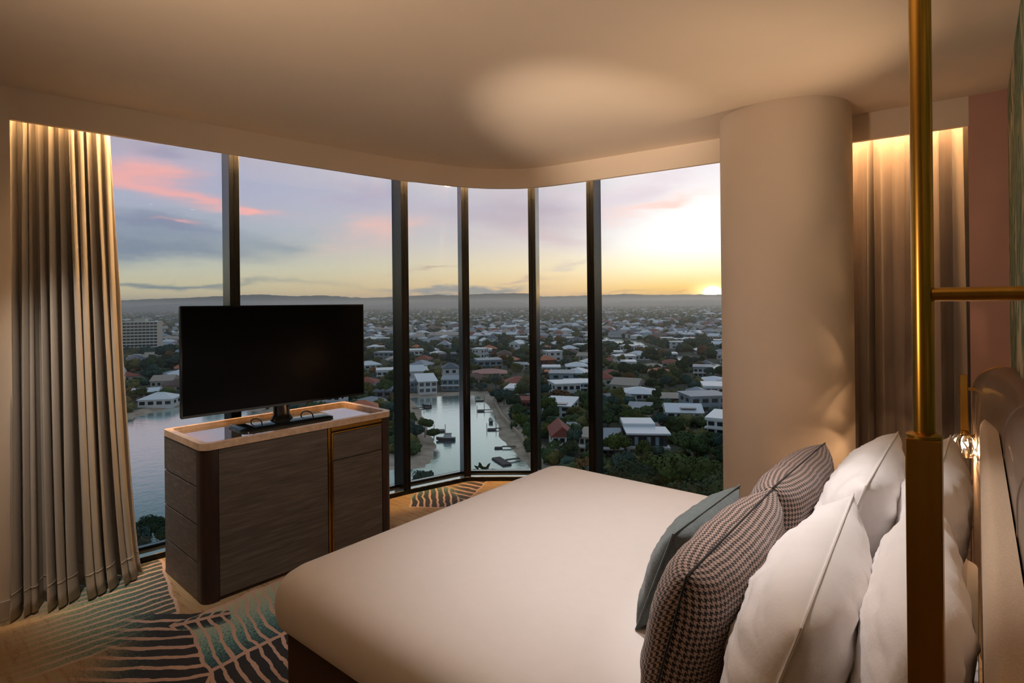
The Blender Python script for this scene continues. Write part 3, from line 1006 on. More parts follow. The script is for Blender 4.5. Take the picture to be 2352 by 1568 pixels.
# ---- downlights in the ceiling
for (dx, dy, what) in ((-0.86, 1.86, 'round ceiling downlight above the middle of the bed'),
                       (-3.05, 0.40, 'round ceiling downlight above the tall curtain corner'),
                       (-1.02, 1.45, 'round ceiling downlight aimed at the pillows'),
                       (-1.75, 0.75, 'added unseen downlight between the bed and the cabinet')):  # this last fixture is added out of view for its fill beam
    d = empty('downlight', (dx, dy, CEIL))
    tag(d, what, 'downlight', 'ceiling downlights')
    MB().lathe([(0.030, -0.0005), (0.045, -0.0005), (0.046, -0.004), (0.034, -0.006), (0.030, -0.003)], 32, cap0=False, cap1=False).build('trim_ring', M_trimw, d, smooth=True)
    MB().lathe([(0.030, -0.0015), (0.0005, -0.001)], 24, cap0=False).build('lens', M_dl, d)


# ---- curtains
def curtain(name, label, top, bot, z0, z1, folds, amp, material, seed, nu=260, nv=44, thick=0.003, spread=None, hemz=0.12, flare=0.6):
    """cloth between two plan lines; folds deepen and drift on the way down"""
    root = empty(name, ((bot[0][0] + bot[1][0]) / 2, (bot[0][1] + bot[1][1]) / 2, 0))
    tag(root, label, 'curtain')
    O = root.location
    t0, t1, b0, b1 = (Vector((*q, 0)) for q in (*top, *bot))
    rnd = random.Random(seed)
    ph = [rnd.uniform(0.0, 6.28) for _ in range(6)]
    # irregular fold positions
    ks = [0.0]
    for _ in range(folds):
        ks.append(ks[-1] + rnd.uniform(0.5, 1.7))
    ks = [k / ks[-1] for k in ks]
    am = [rnd.uniform(0.45, 1.4) for _ in range(folds + 1)]

    def fold(s):
        for k in range(folds):
            if s <= ks[k + 1]:
                f = (s - ks[k]) / (ks[k + 1] - ks[k])
                v_ = math.sin(2 * math.pi * (f ** (0.8 + 0.5 * (am[k] - 0.6))))
                return math.copysign(abs(v_) ** 0.75, v_) * (am[k] * (1 - f) + am[k + 1] * f), k + f
        return 0.0, float(folds)

    def fn(s, w):
        # w 0 at the bottom, 1 at the top
        s2 = s + 0.010 * math.sin(9 * s + ph[0] + 2.2 * w) * (1 - w) + 0.008 * math.sin(23 * s + ph[1] + 3.1 * w)
        s2 = min(max(s2, 0.0), 1.0)
        o, ix = fold(s2)
        base = (b0.lerp(b1, s)).lerp(t0.lerp(t1, s), w ** flare)
        dirv = (t1 - t0).normalized()
        nrm = Vector((dirv.y, -dirv.x, 0))
        a = amp * (0.55 + 0.75 * (1 - w) ** 0.8)
        off = o * a + 0.012 * math.sin(5 * s * folds + ph[2] + 1.5 * w) * (1 - w * 0.5)
        along = 0.35 * a * math.sin(2 * math.pi * (ix * 2.0) + ph[3]) * 0.5
        p = base + nrm * off + dirv * along
        z = z0 + (z1 - z0) * w
        return (p.x - O.x, p.y - O.y, z)

    ob = MB().grid(fn, nu, nv).build('cloth', material, root, smooth=True, sharp=180)
    sm = ob.modifiers.new('thickness', 'SOLIDIFY')
    sm.thickness = thick
    # stitched hem: a slightly proud band at the foot
    def hem(s, w):
        x, y, z = fn(s, (hemz + 0.006 * w) / (z1 - z0))
        d = (t1 - t0).normalized()
        nr = Vector((d.y, -d.x, 0)) * 0.002
        return (x + nr.x, y + nr.y, z)
    hm = MB().grid(hem, nu, 1).build('hem', material, ob, smooth=True, sharp=180)
    h2 = hm.modifiers.new('thickness', 'SOLIDIFY')
    h2.thickness = 0.004
    return root


curtain('curtain', 'tall grey beige curtain gathered beside the left wall', ((-3.852, 0.618), (-3.795, 1.035)), ((-3.760, 0.575), (-3.748, 1.150)),
        0.012, 2.70, 11, 0.078, M_sheer, 33, nu=340)
curtain('curtain', 'dark taupe curtain hanging between the column and the shade-tinted wall', ((-0.70, 4.135), (0.04, 4.135)), ((-0.70, 4.14), (0.04, 4.14)),
        0.012, 2.70, 7, 0.05, M_drape, 9, nu=180)


# ================================================================== THE VIEW
LAND, WATER = -40.0, -41.0
SY, CYW = math.sin(YAW), math.cos(YAW)


def G(u, v, z=LAND):
    return atz(u, v, z)


# ---- canals and river, drawn as shorelines on the ground
def shore(pts):
    return np.array([tuple(G(u, v, WATER)[:2]) for u, v in pts])


canal = shore([(943, 915), (966, 937), (975, 960), (986, 987), (997, 1010), (1006, 1022), (1001, 1035), (995, 1058), (981, 1073), (966, 1078), (935, 1084),
               (880, 1080), (800, 1050), (700, 1000), (600, 950), (500, 932), (419, 935), (362, 946), (301, 964), (150, 1010), (-300, 1120), (-900, 1500),
               (-900, 3000), (700, 3200), (1330, 1700), (1262, 1130), (1211, 1071), (1192, 1053), (1180, 1038), (1165, 1027), (1158, 1015), (1140, 1002), (1143, 983), (1136, 958),
               (1121, 933), (1108, 922), (1096, 909), (1040, 911)])
river = shore([(1330, 768), (1388, 773), (1409, 776), (1430, 779), (1457, 781), (1471, 786), (1493, 798), (1520, 804), (1556, 812), (1582, 817), (1604, 824), (1640, 835), (1760, 860),
               (1700, 862), (1596, 838), (1577, 829), (1558, 828), (1530, 820), (1510, 815), (1496, 815), (1482, 809), (1471, 803), (1454, 796), (1430, 797), (1416, 795),
               (1408, 785), (1390, 778), (1330, 772)])
pond = shore([(1022, 846), (1056, 840), (1056, 850), (1046, 862), (1036, 863), (1038, 852)])
lake = shore([(1236, 759), (1250, 754), (1270, 754), (1268, 760), (1250, 762)])
reach = shore([(180, 770), (360, 757), (440, 756), (700, 757), (700, 762), (440, 763), (360, 765), (180, 782)])
BODIES = [(canal, 13.0), (river, 5.0), (pond, 3.0), (lake, 3.0), (reach, 4.0)]


def signed(px, py, poly):
    ins = np.zeros(px.shape, bool)
    best = np.full(px.shape, 1e9)
    n = len(poly)
    for i in range(n):
        x1, y1 = poly[i]
        x2, y2 = poly[(i + 1) % n]
        c = ((y1 > py) != (y2 > py))
        with np.errstate(divide='ignore', invalid='ignore'):
            xi = (x2 - x1) * (py - y1) / (y2 - y1 if y2 != y1 else 1e-9) + x1
        ins ^= c & (px < xi)
        dx, dy = x2 - x1, y2 - y1
        q = np.clip(((px - x1) * dx + (py - y1) * dy) / (dx * dx + dy * dy + 1e-9), 0, 1)
        best = np.minimum(best, np.hypot(px - x1 - q * dx, py - y1 - q * dy))
    return np.where(ins, -best, best)


def shore_dist(x, y):
    x, y = np.asarray(x, float), np.asarray(y, float)
    return np.min([signed(x, y, b) for b, _ in BODIES], axis=0)


def mesh_np(name, V, Fq, mats, mi=None, smooth=False):
    """mesh from arrays of vertices and equal-length faces"""
    me = bpy.data.meshes.new(name)
    V = np.asarray(V, np.float32)
    Fq = np.asarray(Fq, np.int32)
    k = Fq.shape[1]
    me.vertices.add(len(V))
    me.vertices.foreach_set('co', V.ravel())
    me.loops.add(Fq.size)
    me.loops.foreach_set('vertex_index', Fq.ravel())
    me.polygons.add(len(Fq))
    me.polygons.foreach_set('loop_start', np.arange(0, Fq.size, k, dtype=np.int32))
    for mm in (mats if isinstance(mats, (list, tuple)) else [mats]):
        me.materials.append(mm)
    if mi is not None:
        me.polygons.foreach_set('material_index', np.asarray(mi, np.int32))
    if smooth:
        me.polygons.foreach_set('use_smooth', np.ones(len(Fq), bool))
    me.update(calc_edges=True)
    return me


# ---- the ground: a fan of rings out to the hills
NA, NR = 440, 250
azs = np.radians(np.linspace(-22, 104, NA))            # degrees left of the room's y axis
rad = 24.0 * (9500.0 / 24.0) ** np.linspace(0, 1, NR)
RR, AA = np.meshgrid(rad, azs, indexing='ij')
GX, GY = -RR * np.sin(AA), RR * np.cos(AA)
Zg = np.full(GX.shape, LAND)
near = RR < 2200
zz = Zg[near]
for body, bw in BODIES:
    sdv = signed(GX[near], GY[near], body)
    q = np.clip(sdv / bw, -0.5, 1.0)
    zz = np.minimum(zz, np.where(q > 0, WATER + (LAND - WATER) * (q * q * (3 - 2 * q)), WATER + q * 5.0))
Zg[near] = zz
V = np.stack([GX, GY, Zg], -1).reshape(-1, 3)
idx = np.arange(NR * NA).reshape(NR, NA)
Fq = np.stack([idx[:-1, :-1], idx[:-1, 1:], idx[1:, 1:], idx[1:, :-1]], -1).reshape(-1, 4)


def land_mat():
    m = bpy.data.materials.new('suburb_ground')
    m.use_nodes = True
    t = NT(m.node_tree)
    p = t.n('ShaderNodeBsdfPrincipled')
    ge = t.n('ShaderNodeNewGeometry')
    s = t.n('ShaderNodeSeparateXYZ')
    t.put(s.inputs[0], ge.outputs['Position'])
    n1 = t.noise(ge.outputs['Position'], 0.035, 5, 0.6)
    n2 = t.noise(ge.outputs['Position'], 0.25, 4, 0.65)
    grass = t.ramp(n1.outputs[0], [(0.35, rgb(52, 62, 44)), (0.48, rgb(72, 76, 56)), (0.56, rgb(94, 88, 72)), (0.66, rgb(60, 72, 48))])
    grass = t.mix(t.maprange(n2.outputs[0], 0.42, 0.62), grass, rgb(58, 66, 50))
    sand = t.mix(t.maprange(n2.outputs[0], 0.3, 0.7), rgb(150, 136, 118), rgb(184, 170, 150))
    hz = t.m('ADD', s.outputs[2], t.m('MULTIPLY', t.m('SUBTRACT', n2.outputs[0], 0.5), 0.25))
    rr_ = t.m('SQRT', t.m('MULTIPLY_ADD', s.outputs[0], s.outputs[0], t.m('MULTIPLY', s.outputs[1], s.outputs[1])))
    sand = t.mix(t.maprange(rr_, 290.0, 340.0), sand, rgb(74, 74, 56))
    c = t.mix(t.maprange(hz, -40.32, -40.10), sand, grass)
    t.put(p.inputs['Base Color'], c)
    p.inputs['Roughness'].default_value = 0.95
    out = t.n('ShaderNodeOutputMaterial')
    t.put(out.inputs[0], p.outputs[0])
    return m


def water_mat():
    m = bpy.data.materials.new('canal_water')
    m.use_nodes = True
    t = NT(m.node_tree)
    df = t.n('ShaderNodeBsdfDiffuse')
    df.inputs[0].default_value = rgb(74, 104, 110)
    gl = t.n('ShaderNodeBsdfGlossy')
    gl.inputs['Color'].default_value = (0.88, 1.0, 0.95, 1)
    gl.inputs['Roughness'].default_value = 0.16
    ge = t.n('ShaderNodeNewGeometry')
    nz = t.noise(t.mapping(ge.outputs['Position'], scale=(1, 1, 1)), 0.45, 4, 0.6)
    bp = t.n('ShaderNodeBump')
    bp.inputs['Strength'].default_value = 0.30
    bp.inputs['Distance'].default_value = 0.25
    t.put(bp.inputs['Height'], nz.outputs[0])
    t.put(gl.inputs['Normal'], bp.outputs[0])
    lw = t.n('ShaderNodeLayerWeight')
    lw.inputs['Blend'].default_value = 0.5
    f = t.maprange(lw.outputs['Facing'], 0.60, 0.84, 0.10, 0.97)
    mx = t.n('ShaderNodeMixShader')
    t.put(mx.inputs[0], f)
    t.put(mx.inputs[1], df.outputs[0])
    t.put(mx.inputs[2], gl.outputs[0])
    out = t.n('ShaderNodeOutputMaterial')
    t.put(out.inputs[0], mx.outputs[0])
    return m


struct(place('ground', mesh_np('ground', V, Fq, land_mat(), smooth=True)), 'low green land of the suburb with sandy banks')
M_water = water_mat()
MBw = MB()
ring0 = [(-24 * math.sin(a), 24 * math.cos(a), WATER) for a in np.radians(np.linspace(-22, 104, 40))]
ring1 = [(-2300 * math.sin(a), 2300 * math.cos(a), WATER) for a in np.radians(np.linspace(-22, 104, 40))]
MBw.loft([ring0[::-1], ring1[::-1]], False, False, closed=False)
wt = MBw.build('water', M_water)
struct(wt, 'calm canal and river water mirroring the evening sky')

# ---- hills along the horizon: nearer low rise and the far range
sil = [(-200, 692), (270, 690), (330, 687), (420, 684), (520, 679), (600, 676), (680, 680), (740, 678), (800, 682), (835, 684), (900, 682), (1000, 676), (1040, 678), (1120, 674),
       (1180, 673), (1222, 674), (1245, 681), (1330, 679), (1420, 676), (1440, 674), (1480, 677), (1600, 676), (1700, 675), (1800, 672), (2300, 668)]


def ridge(name, dist, pts, label, material, rough, seed, depth):
    ang = [skyang(u, v) for u, v in pts]
    a = np.array([q[0] for q in ang])[::-1]
    e = np.array([q[1] for q in ang])[::-1]
    A = np.linspace(-20, 102, 700)
    E = np.interp(A, a, e)
    hgt = EYE + dist * np.tan(np.radians(E))
    hgt += np.array([mnoise.fractal(Vector((q * 1.6, seed, 0)), 0.8, 2.1, 5) for q in A]) * rough
    rows = []
    for k, fr in enumerate(np.linspace(0, 1, 9)):
        r = dist - depth * (1 - fr)
        w = fr ** 1.5
        nz = np.array([mnoise.fractal(Vector((q * 0.8, fr * 3, seed + 4)), 0.8, 2.0, 4) for q in A]) * rough * 2.2 * (fr * (1 - fr) * 4)
        z = LAND - 2 + (hgt - LAND + 2) * w + nz
        rows.append(np.stack([-r * np.sin(np.radians(A)), r * np.cos(np.radians(A)), z], -1))
    r = dist + depth
    rows.append(np.stack([-r * np.sin(np.radians(A)), r * np.cos(np.radians(A)), np.full(A.shape, LAND - 5)], -1))
    V = np.concatenate(rows)
    ii = np.arange(len(rows) * 700).reshape(len(rows), 700)
    Fh = np.stack([ii[:-1, :-1], ii[:-1, 1:], ii[1:, 1:], ii[1:, :-1]], -1).reshape(-1, 4)
    return struct(place(name, mesh_np(name, V, Fh, material, smooth=True)), label)


M_hill = mat('forested_hill', rgb(74, 88, 84), 0.95, var=0.2, scale=0.01)
ridge('hills', 9000.0, sil, 'long hazy range of hills under the sunset', M_hill, 9.0, 1.0, 900.0)
ridge('foothills', 6500.0, [(u, v + 18 + 6 * math.sin(u * 0.011)) for u, v in sil], 'low wooded foothills before the range', M_hill, 8.0, 5.0, 900.0)

# ---- evening haze lying over the land
hm_ = bpy.data.materials.new('evening_haze')
hm_.use_nodes = True
t = NT(hm_.node_tree)
vs_ = t.n('ShaderNodeVolumeScatter')
vs_.inputs['Color'].default_value = (1.0, 0.98, 0.91, 1)
vs_.inputs['Density'].default_value = 1.0 / 3900.0
vs_.inputs['Anisotropy'].default_value = 0.78
t.put(t.n('ShaderNodeOutputMaterial').inputs['Volume'], vs_.outputs[0])
hz_pts = []
hz0 = [(-150 * math.sin(a), 150 * math.cos(a)) for a in np.radians(np.linspace(-24, 106, 30))]
hz1 = [(-9300 * math.sin(a), 9300 * math.cos(a)) for a in np.radians(np.linspace(106, -24, 30))]
hzm = MB().prism((hz0 + hz1)[::-1], -46.0, 45.0)
hz_o = hzm.build('haze', hm_)
tag(hz_o, 'thin evening haze over the distant suburb', 'haze', kind='stuff')

# ---- colours of houses and plants
HC = {
    'white': mat('render_white', rgb(214, 216, 214), 0.7), 'offw': mat('render_cream', rgb(196, 188, 174), 0.7),
    'blue': mat('cladding_blue_grey', rgb(140, 158, 168), 0.6), 'dark': mat('cladding_charcoal', rgb(58, 58, 62), 0.6),
    'brick': mat('brick_red_brown', rgb(128, 74, 58), 0.8, var=0.15, scale=2), 'mauve': mat('render_mauve_grey', rgb(120, 108, 112), 0.7),
    'beige': mat('render_beige', rgb(176, 158, 136), 0.7),
    'rwhite': mat('roof_white_metal', rgb(214, 222, 226), 0.35), 'rgrey': mat('roof_grey_metal', rgb(132, 144, 154), 0.45),
    'rslate': mat('roof_slate', rgb(82, 94, 106), 0.6), 'rred': mat('roof_red_tile', rgb(142, 74, 60), 0.75, var=0.12, scale=1.5),
    'rpink': mat('roof_pink_tile', rgb(190, 140, 130), 0.75), 'rorange': mat('roof_orange_tile', rgb(188, 112, 78), 0.75, var=0.12, scale=1.5),
    'rbrown': mat('roof_brown_tile', rgb(98, 74, 66), 0.75), 'rbeige': mat('roof_beige_tile', rgb(168, 156, 142), 0.7),
}
M_hwin = mat('house_window_glass', rgb(36, 46, 56), 0.12, spec=0.8)
M_solar = mat('solar_panel', rgb(30, 40, 56), 0.2, spec=0.8)
M_slabw = mat('balcony_slab_white', rgb(206, 208, 206), 0.6)
M_timber = mat('jetty_timber', rgb(92, 86, 80), 0.9, var=0.15, scale=2)
M_hull = mat('boat_hull', rgb(70, 78, 84), 0.4)
M_hullw = mat('boat_white', rgb(200, 206, 208), 0.4)
M_trunk = mat('tree_bark', rgb(74, 62, 50), 0.9)


def roof_mb(kind, w, d, h, rh, ov=0.5):
    """roof over a w by d plan sitting on walls h high; d runs away from the front at y = 0"""
    b = MB()
    x0, x1, y0, y1 = -w / 2 - ov, w / 2 + ov, -ov, d + ov
    e = 0.18
    if kind == 'flat':
        b.box(x0, x1, y0, y1, h, h + max(rh, 0.35))
    elif kind == 'skill':
        v = [(x0, y0, h), (x1, y0, h), (x1, y1, h), (x0, y1, h), (x0, y0, h + e), (x1, y0, h + e), (x1, y1, h + rh + e), (x0, y1, h + rh + e)]
        b.add(v, [(0, 3, 2, 1), (4, 5, 6, 7), (0, 1, 5, 4), (2, 3, 7, 6), (0, 4, 7, 3), (1, 2, 6, 5)])
    elif kind == 'gable':      # ridge along x
        ym = (y0 + y1) / 2
        v = [(x0, y0, h), (x1, y0, h), (x1, y1, h), (x0, y1, h), (x0, y0, h + e), (x1, y0, h + e), (x1, y1, h + e), (x0, y1, h + e), (x0, ym, h + rh), (x1, ym, h + rh)]
        b.add(v, [(0, 3, 2, 1), (0, 1, 5, 4), (2, 3, 7, 6), (4, 5, 9, 8), (6, 7, 8, 9), (1, 2, 6, 9, 5), (3, 0, 4, 8, 7)])
    elif kind == 'gablef':     # gable end to the front
        v = [(x0, y0, h), (x1, y0, h), (x1, y1, h), (x0, y1, h), (x0, y0, h + e), (x1, y0, h + e), (x1, y1, h + e), (x0, y1, h + e), (0, y0, h + rh), (0, y1, h + rh)]
        b.add(v, [(0, 3, 2, 1), (0, 1, 5, 8, 4), (2, 3, 7, 9, 6), (5, 6, 9, 8), (7, 4, 8, 9), (1, 2, 6, 5), (3, 0, 4, 7)])
    else:                      # hip
        ym = (y0 + y1) / 2
        k = min((y1 - y0) / 2, (x1 - x0) / 2 * 0.95)
        v = [(x0, y0, h), (x1, y0, h), (x1, y1, h), (x0, y1, h), (x0, y0, h + e), (x1, y0, h + e), (x1, y1, h + e), (x0, y1, h + e), (x0 + k, ym, h + rh), (x1 - k, ym, h + rh)]
        b.add(v, [(0, 3, 2, 1), (0, 1, 5, 4), (2, 3, 7, 6), (1, 2, 6, 5), (3, 0, 4, 7), (4, 5, 9, 8), (6, 7, 8, 9), (5, 6, 9), (7, 4, 8)])
    return b


PLACED = []      # (x, y, radius) of what already stands


def pxscale(P):
    return (-P.x * SY + P.y * CYW) / FPX


def facing(P):
    """rotation that turns a local -y front to the room"""
    return math.atan2(P.y, P.x) - R(90)


def house(u, v, wpx, hpx, rpx, kind, wall, roof, rot, depth, st, label, cols=0, slab=False, solar=False, group=None, name='house'):
    P = G(u, v)
    s = pxscale(P)
    w, h, rh = wpx * s, hpx * s, rpx * s
    root = empty(name, P, facing(P) + R(rot))
    tag(root, label, 'house', group)
    MB().box(-w / 2, w / 2, 0, depth, -0.8, h).build('wall', HC[wall], root)
    roof_mb(kind, w, depth, h, rh).build('roof', HC[roof], root)
    cols = cols or max(2, int(w / 3.2))
    sh = h / st
    for r_ in range(st):
        for c_ in range(cols):
            cw = w / cols
            x0 = -w / 2 + c_ * cw + cw * 0.16
            MB().box(x0, x0 + cw * 0.68, -0.10, 0.05, r_ * sh + sh * 0.24, r_ * sh + sh * 0.80).build('window', M_hwin, root)
    if wpx > 30:
        for sd in (-1, 1):
            for c_ in range(2):
                xs = sorted((sd * (w / 2 - 0.05), sd * (w / 2 + 0.1)))
                y0 = depth * (0.2 + 0.4 * c_)
                MB().box(xs[0], xs[1], y0, y0 + depth * 0.2, (st - 1) * sh + sh * 0.3, (st - 1) * sh + sh * 0.78).build('window', M_hwin, root)
    if slab:
        for r_ in range(1, st):
            MB().box(-w / 2 - 0.4, w / 2 + 0.4, -1.8, 0.3, r_ * sh - 0.22, r_ * sh + 0.22).build('balcony', M_slabw, root)
    if solar:
        MB().box(-w * 0.1, w * 0.34, depth * 0.08, depth * 0.3, h + rh * 0.55, h + rh * 0.62).build('solar_panel', M_solar, root)
    c = Vector((P.x, P.y, 0)) + Vector((P.x, P.y, 0)).normalized() * depth / 2
    PLACED.append((c.x, c.y, 0.58 * max(w, depth)))
    return root


HOUSES = [
    # u, v base, width px, wall px, roof px, roof kind, wall, roof, turn, depth m, storeys, label, columns, slab, solar
    (983, 903, 42, 27, 10, 'skill', 'white', 'rwhite', 8, 14, 2, 'white two-storey canal house with pale sloping roof at the canal head', 3, False, False),
    (952, 899, 18, 20, 4, 'flat', 'blue', 'rgrey', 0, 10, 2, 'low flat-roofed annex left of the pale canal house', 2, False, False),
    (1035, 897, 40, 25, 7, 'gable', 'blue', 'rgrey', -6, 13, 2, 'blue grey canal house with tall windows at the canal head', 3, True, False),
    (960, 866, 52, 9, 12, 'gable', 'offw', 'rwhite', 12, 16, 1, 'long low house with broad white gable roof behind the canal head', 4, False, False),
    (957, 824, 30, 18, 3, 'flat', 'white', 'rwhite', 4, 12, 2, 'white stacked flat-roofed house above the canal', 3, True, False),
    (1018, 806, 28, 14, 10, 'hip', 'blue', 'rgrey', -8, 16, 2, 'blue grey hip-roofed house above the canal head', 3, False, False),
    (1030, 829, 38, 13, 4, 'flat', 'dark', 'rslate', 5, 14, 2, 'charcoal flat-roofed house among dark trees', 4, False, False),
    (1110, 818, 38, 12, 4, 'flat', 'white', 'rwhite', 0, 12, 2, 'white two-storey house with flat eaves beyond the canal', 4, False, False),
    (1126, 848, 56, 18, 4, 'flat', 'blue', 'rgrey', 10, 15, 2, 'wide pale blue house under a small white gable', 4, False, False),
    (1118, 833, 24, 4, 8, 'hip', 'white', 'rwhite', 0, 10, 1, 'small white gabled roof behind the wide pale blue house', 2, False, False),
    (1125, 866, 78, 8, 9, 'hip', 'beige', 'rpink', 0, 13, 1, 'low wide house with pink tiled roof', 5, False, False),
    (1188, 890, 56, 9, 14, 'hip', 'brick', 'rred', 0, 14, 1, 'red-brown tiled house right of the canal head', 4, False, False),
    (1188, 912, 58, 16, 5, 'flat', 'blue', 'rwhite', -10, 14, 2, 'white flat-roofed house behind the bank trees', 3, True, False),
    (1209, 948, 24, 24, 6, 'flat', 'brick', 'rred', 0, 9, 2, 'red brick house wedged between bank trees', 2, False, False),
    (1197, 850, 38, 12, 5, 'hip', 'white', 'rgrey', 6, 13, 2, 'pale house with grey hip roof beside leafy trees', 3, False, False),
    (1165, 768, 23, 8, 3, 'flat', 'blue', 'rwhite', 0, 16, 2, 'small sky blue block in the middle suburb', 4, False, False),
    (1198, 788, 27, 12, 3, 'flat', 'beige', 'rwhite', 0, 14, 2, 'long white-topped terrace glowing in the middle suburb', 5, False, False),
    (1277, 959, 66, 27, 6, 'skill', 'white', 'rwhite', -14, 15, 2, 'large white box house with dark solar panels', 3, False, True),
    (1292, 1037, 46, 34, 24, 'gablef', 'white', 'rred', 6, 12, 2, 'red gable-roofed house with white verandas', 3, True, False),
    (1323, 899, 56, 18, 3, 'flat', 'blue', 'rwhite', 0, 14, 2, 'blue grey terrace house with white slab balconies', 5, True, False),
    (1326, 851, 50, 9, 9, 'hip', 'white', 'rwhite', 4, 14, 1, 'white hip-roofed house in the middle rows', 4, False, False),
    (1266, 854, 40, 9, 3, 'flat', 'offw', 'rwhite', 0, 12, 1, 'low house with long white roof line in the middle rows', 4, False, False),
    (1261, 867, 18, 12, 2, 'flat', 'brick', 'rorange', 0, 9, 2, 'small terracotta cube house', 2, False, False),
    (1317, 997, 26, 9, 5, 'skill', 'blue', 'rgrey', 0, 8, 1, 'small grey shed roof behind the red gable house', 2, False, False),
    (1343, 1044, 24, 40, 10, 'hip', 'offw', 'rbeige', -8, 12, 2, 'tall cream corner house beside the red gable house', 2, True, False),
    (1573, 972, 80, 24, 15, 'gable', 'white', 'rwhite', 7, 13, 2, 'white house with pale metal gable roof and solar panel', 4, False, True),
    (1468, 918, 72, 13, 12, 'hip', 'offw', 'rwhite', 0, 15, 1, 'low house with broad pale hip roof', 5, False, False),
    (1543, 930, 68, 15, 8, 'hip', 'brick', 'rbeige', 8, 14, 1, 'low beige-roofed house with red-brown garage', 4, False, False),
    (1598, 924, 52, 17, 14, 'hip', 'blue', 'rgrey', -4, 14, 2, 'blue grey pyramid-roofed house', 3, False, False),
    (1650, 915, 62, 24, 5, 'flat', 'white', 'rwhite', 6, 14, 2, 'white cube house against the column edge', 4, False, False),
    (1420, 930, 80, 8, 15, 'hip', 'blue', 'rslate', 0, 17, 1, 'wide slate-roofed house beside the mullion', 5, False, False),
    (1655, 1016, 60, 50, 6, 'flat', 'white', 'rwhite', -10, 14, 3, 'tall white modern house with dark window strips', 3, True, False),
    (1404, 1046, 48, 36, 16, 'gable', 'mauve', 'rgrey', 6, 13, 2, 'mauve grey gabled house left of the black-topped house', 3, True, False),
    (1492, 976, 72, 4, 12, 'hip', 'brick', 'rbrown', 0, 12, 1, 'maroon hip roof behind the black-topped house', 4, False, False),
    (1467, 946, 50, 6, 7, 'skill', 'dark', 'rgrey', -6, 9, 1, 'low grey shed behind dark trees', 3, False, False),
    (1614, 866, 40, 20, 4, 'flat', 'white', 'rgrey', 0, 13, 2, 'white house with two rows of big dark windows', 4, True, False),
    (1445, 853, 32, 20, 3, 'flat', 'white', 'rwhite', 4, 12, 2, 'tall white flat-roofed house in the river rows', 3, True, False),
    (1513, 868, 46, 12, 9, 'hip', 'beige', 'rorange', 0, 14, 1, 'orange-roofed house in the river rows', 4, False, False),
    (1400, 868, 32, 9, 9, 'hip', 'offw', 'rred', -5, 12, 1, 'red-roofed cream house beside the mullion', 3, False, False),
    (1404, 834, 34, 5, 7, 'hip', 'white', 'rred', 5, 12, 1, 'low red-roofed house with white wall', 3, False, False),
    (1411, 823, 36, 13, 3, 'flat', 'white', 'rwhite', 0, 11, 2, 'white block house near the river bend', 3, False, False),
    (1442, 833, 40, 15, 3, 'flat', 'white', 'rbeige', 0, 12, 2, 'white two-storey house with dark sliding doors', 3, False, False),
    (1543, 827, 25, 13, 3, 'flat', 'blue', 'rwhite', 6, 11, 2, 'small pale blue block at the river gap', 2, False, False),
    (1541, 842, 38, 8, 8, 'hip', 'white', 'rred', 0, 12, 1, 'white house with red roof at the river gap', 3, False, False),
    (1453, 810, 42, 13, 4, 'flat', 'blue', 'rwhite', -4, 12, 2, 'pale riverside house with open verandas', 4, True, False),
    (1500, 847, 38, 5, 6, 'hip', 'offw', 'rbeige', 0, 13, 1, 'low pale hip-roofed house among the river rows', 3, False, False),
    (1618, 843, 34, 5, 10, 'hip', 'dark', 'rslate', 0, 13, 1, 'dark slate pyramid roof right of the golden water', 3, False, False),
    (1636, 886, 56, 10, 9, 'hip', 'white', 'rwhite', -6, 14, 1, 'pale broad-roofed house below the dark slate roof', 4, False, False),
    (1551, 790, 40, 9, 3, 'flat', 'white', 'rwhite', 0, 14, 2, 'long white house on the far river bank', 6, False, False),
    (1584, 789, 24, 10, 3, 'flat', 'white', 'rwhite', 4, 12, 2, 'white cube on the far river bank', 3, False, False),
    (1587, 774, 14, 7, 3, 'hip', 'white', 'rwhite', 0, 11, 1, 'tiny white hip-roofed house above the river bank', 2, False, False),
    (1532, 760, 24, 5, 4, 'hip', 'blue', 'rgrey', 0, 16, 1, 'blue roof beyond the river', 3, False, False),
    (1674, 853, 18, 11, 4, 'flat', 'white', 'rwhite', 0, 11, 2, 'white house cut off by the column edge', 2, False, False),
    (1395, 797, 32, 11, 4, 'flat', 'blue', 'rwhite', 0, 13, 2, 'pale house at the river head', 4, False, False),
    (331, 916, 52, 15, 7, 'gable', 'beige', 'rwhite', -10, 12, 1, 'beige waterside house with white roof patch beside the curtain', 4, False, False),
    (399, 868, 38, 8, 7, 'hip', 'offw', 'rgrey', 6, 14, 1, 'pale grey roof beside the television', 3, False, False),
    (416, 854, 26, 8, 10, 'hip', 'offw', 'rorange', 0, 12, 1, 'orange-roofed house half behind the television', 3, False, False),
    (322, 823, 26, 5, 3, 'flat', 'white', 'rwhite', 0, 12, 1, 'long white shed below the apartment tower', 4, False, False),
    (864, 912, 66, 12, 18, 'hip', 'blue', 'rslate', -6, 14, 1, 'dark blue-roofed house above the cabinet', 4, False, False),
    (858, 937, 70, 8, 14, 'hip', 'blue', 'rgrey', 8, 13, 1, 'grey-roofed house just over the cabinet top', 4, False, False),
    (884, 871, 36, 17, 5, 'flat', 'white', 'rwhite', 0, 12, 2, 'white two-storey house between television and mullion', 3, True, False),
    (886, 821, 30, 5, 7, 'hip', 'offw', 'rwhite', 0, 14, 1, 'white-roofed house midway between television and mullion', 3, False, False),
    (846, 788, 28, 7, 4, 'hip', 'white', 'rgrey', 0, 16, 1, 'broad pale roof beside the television edge', 4, False, False),
]
for q in HOUSES:
    house(*q)

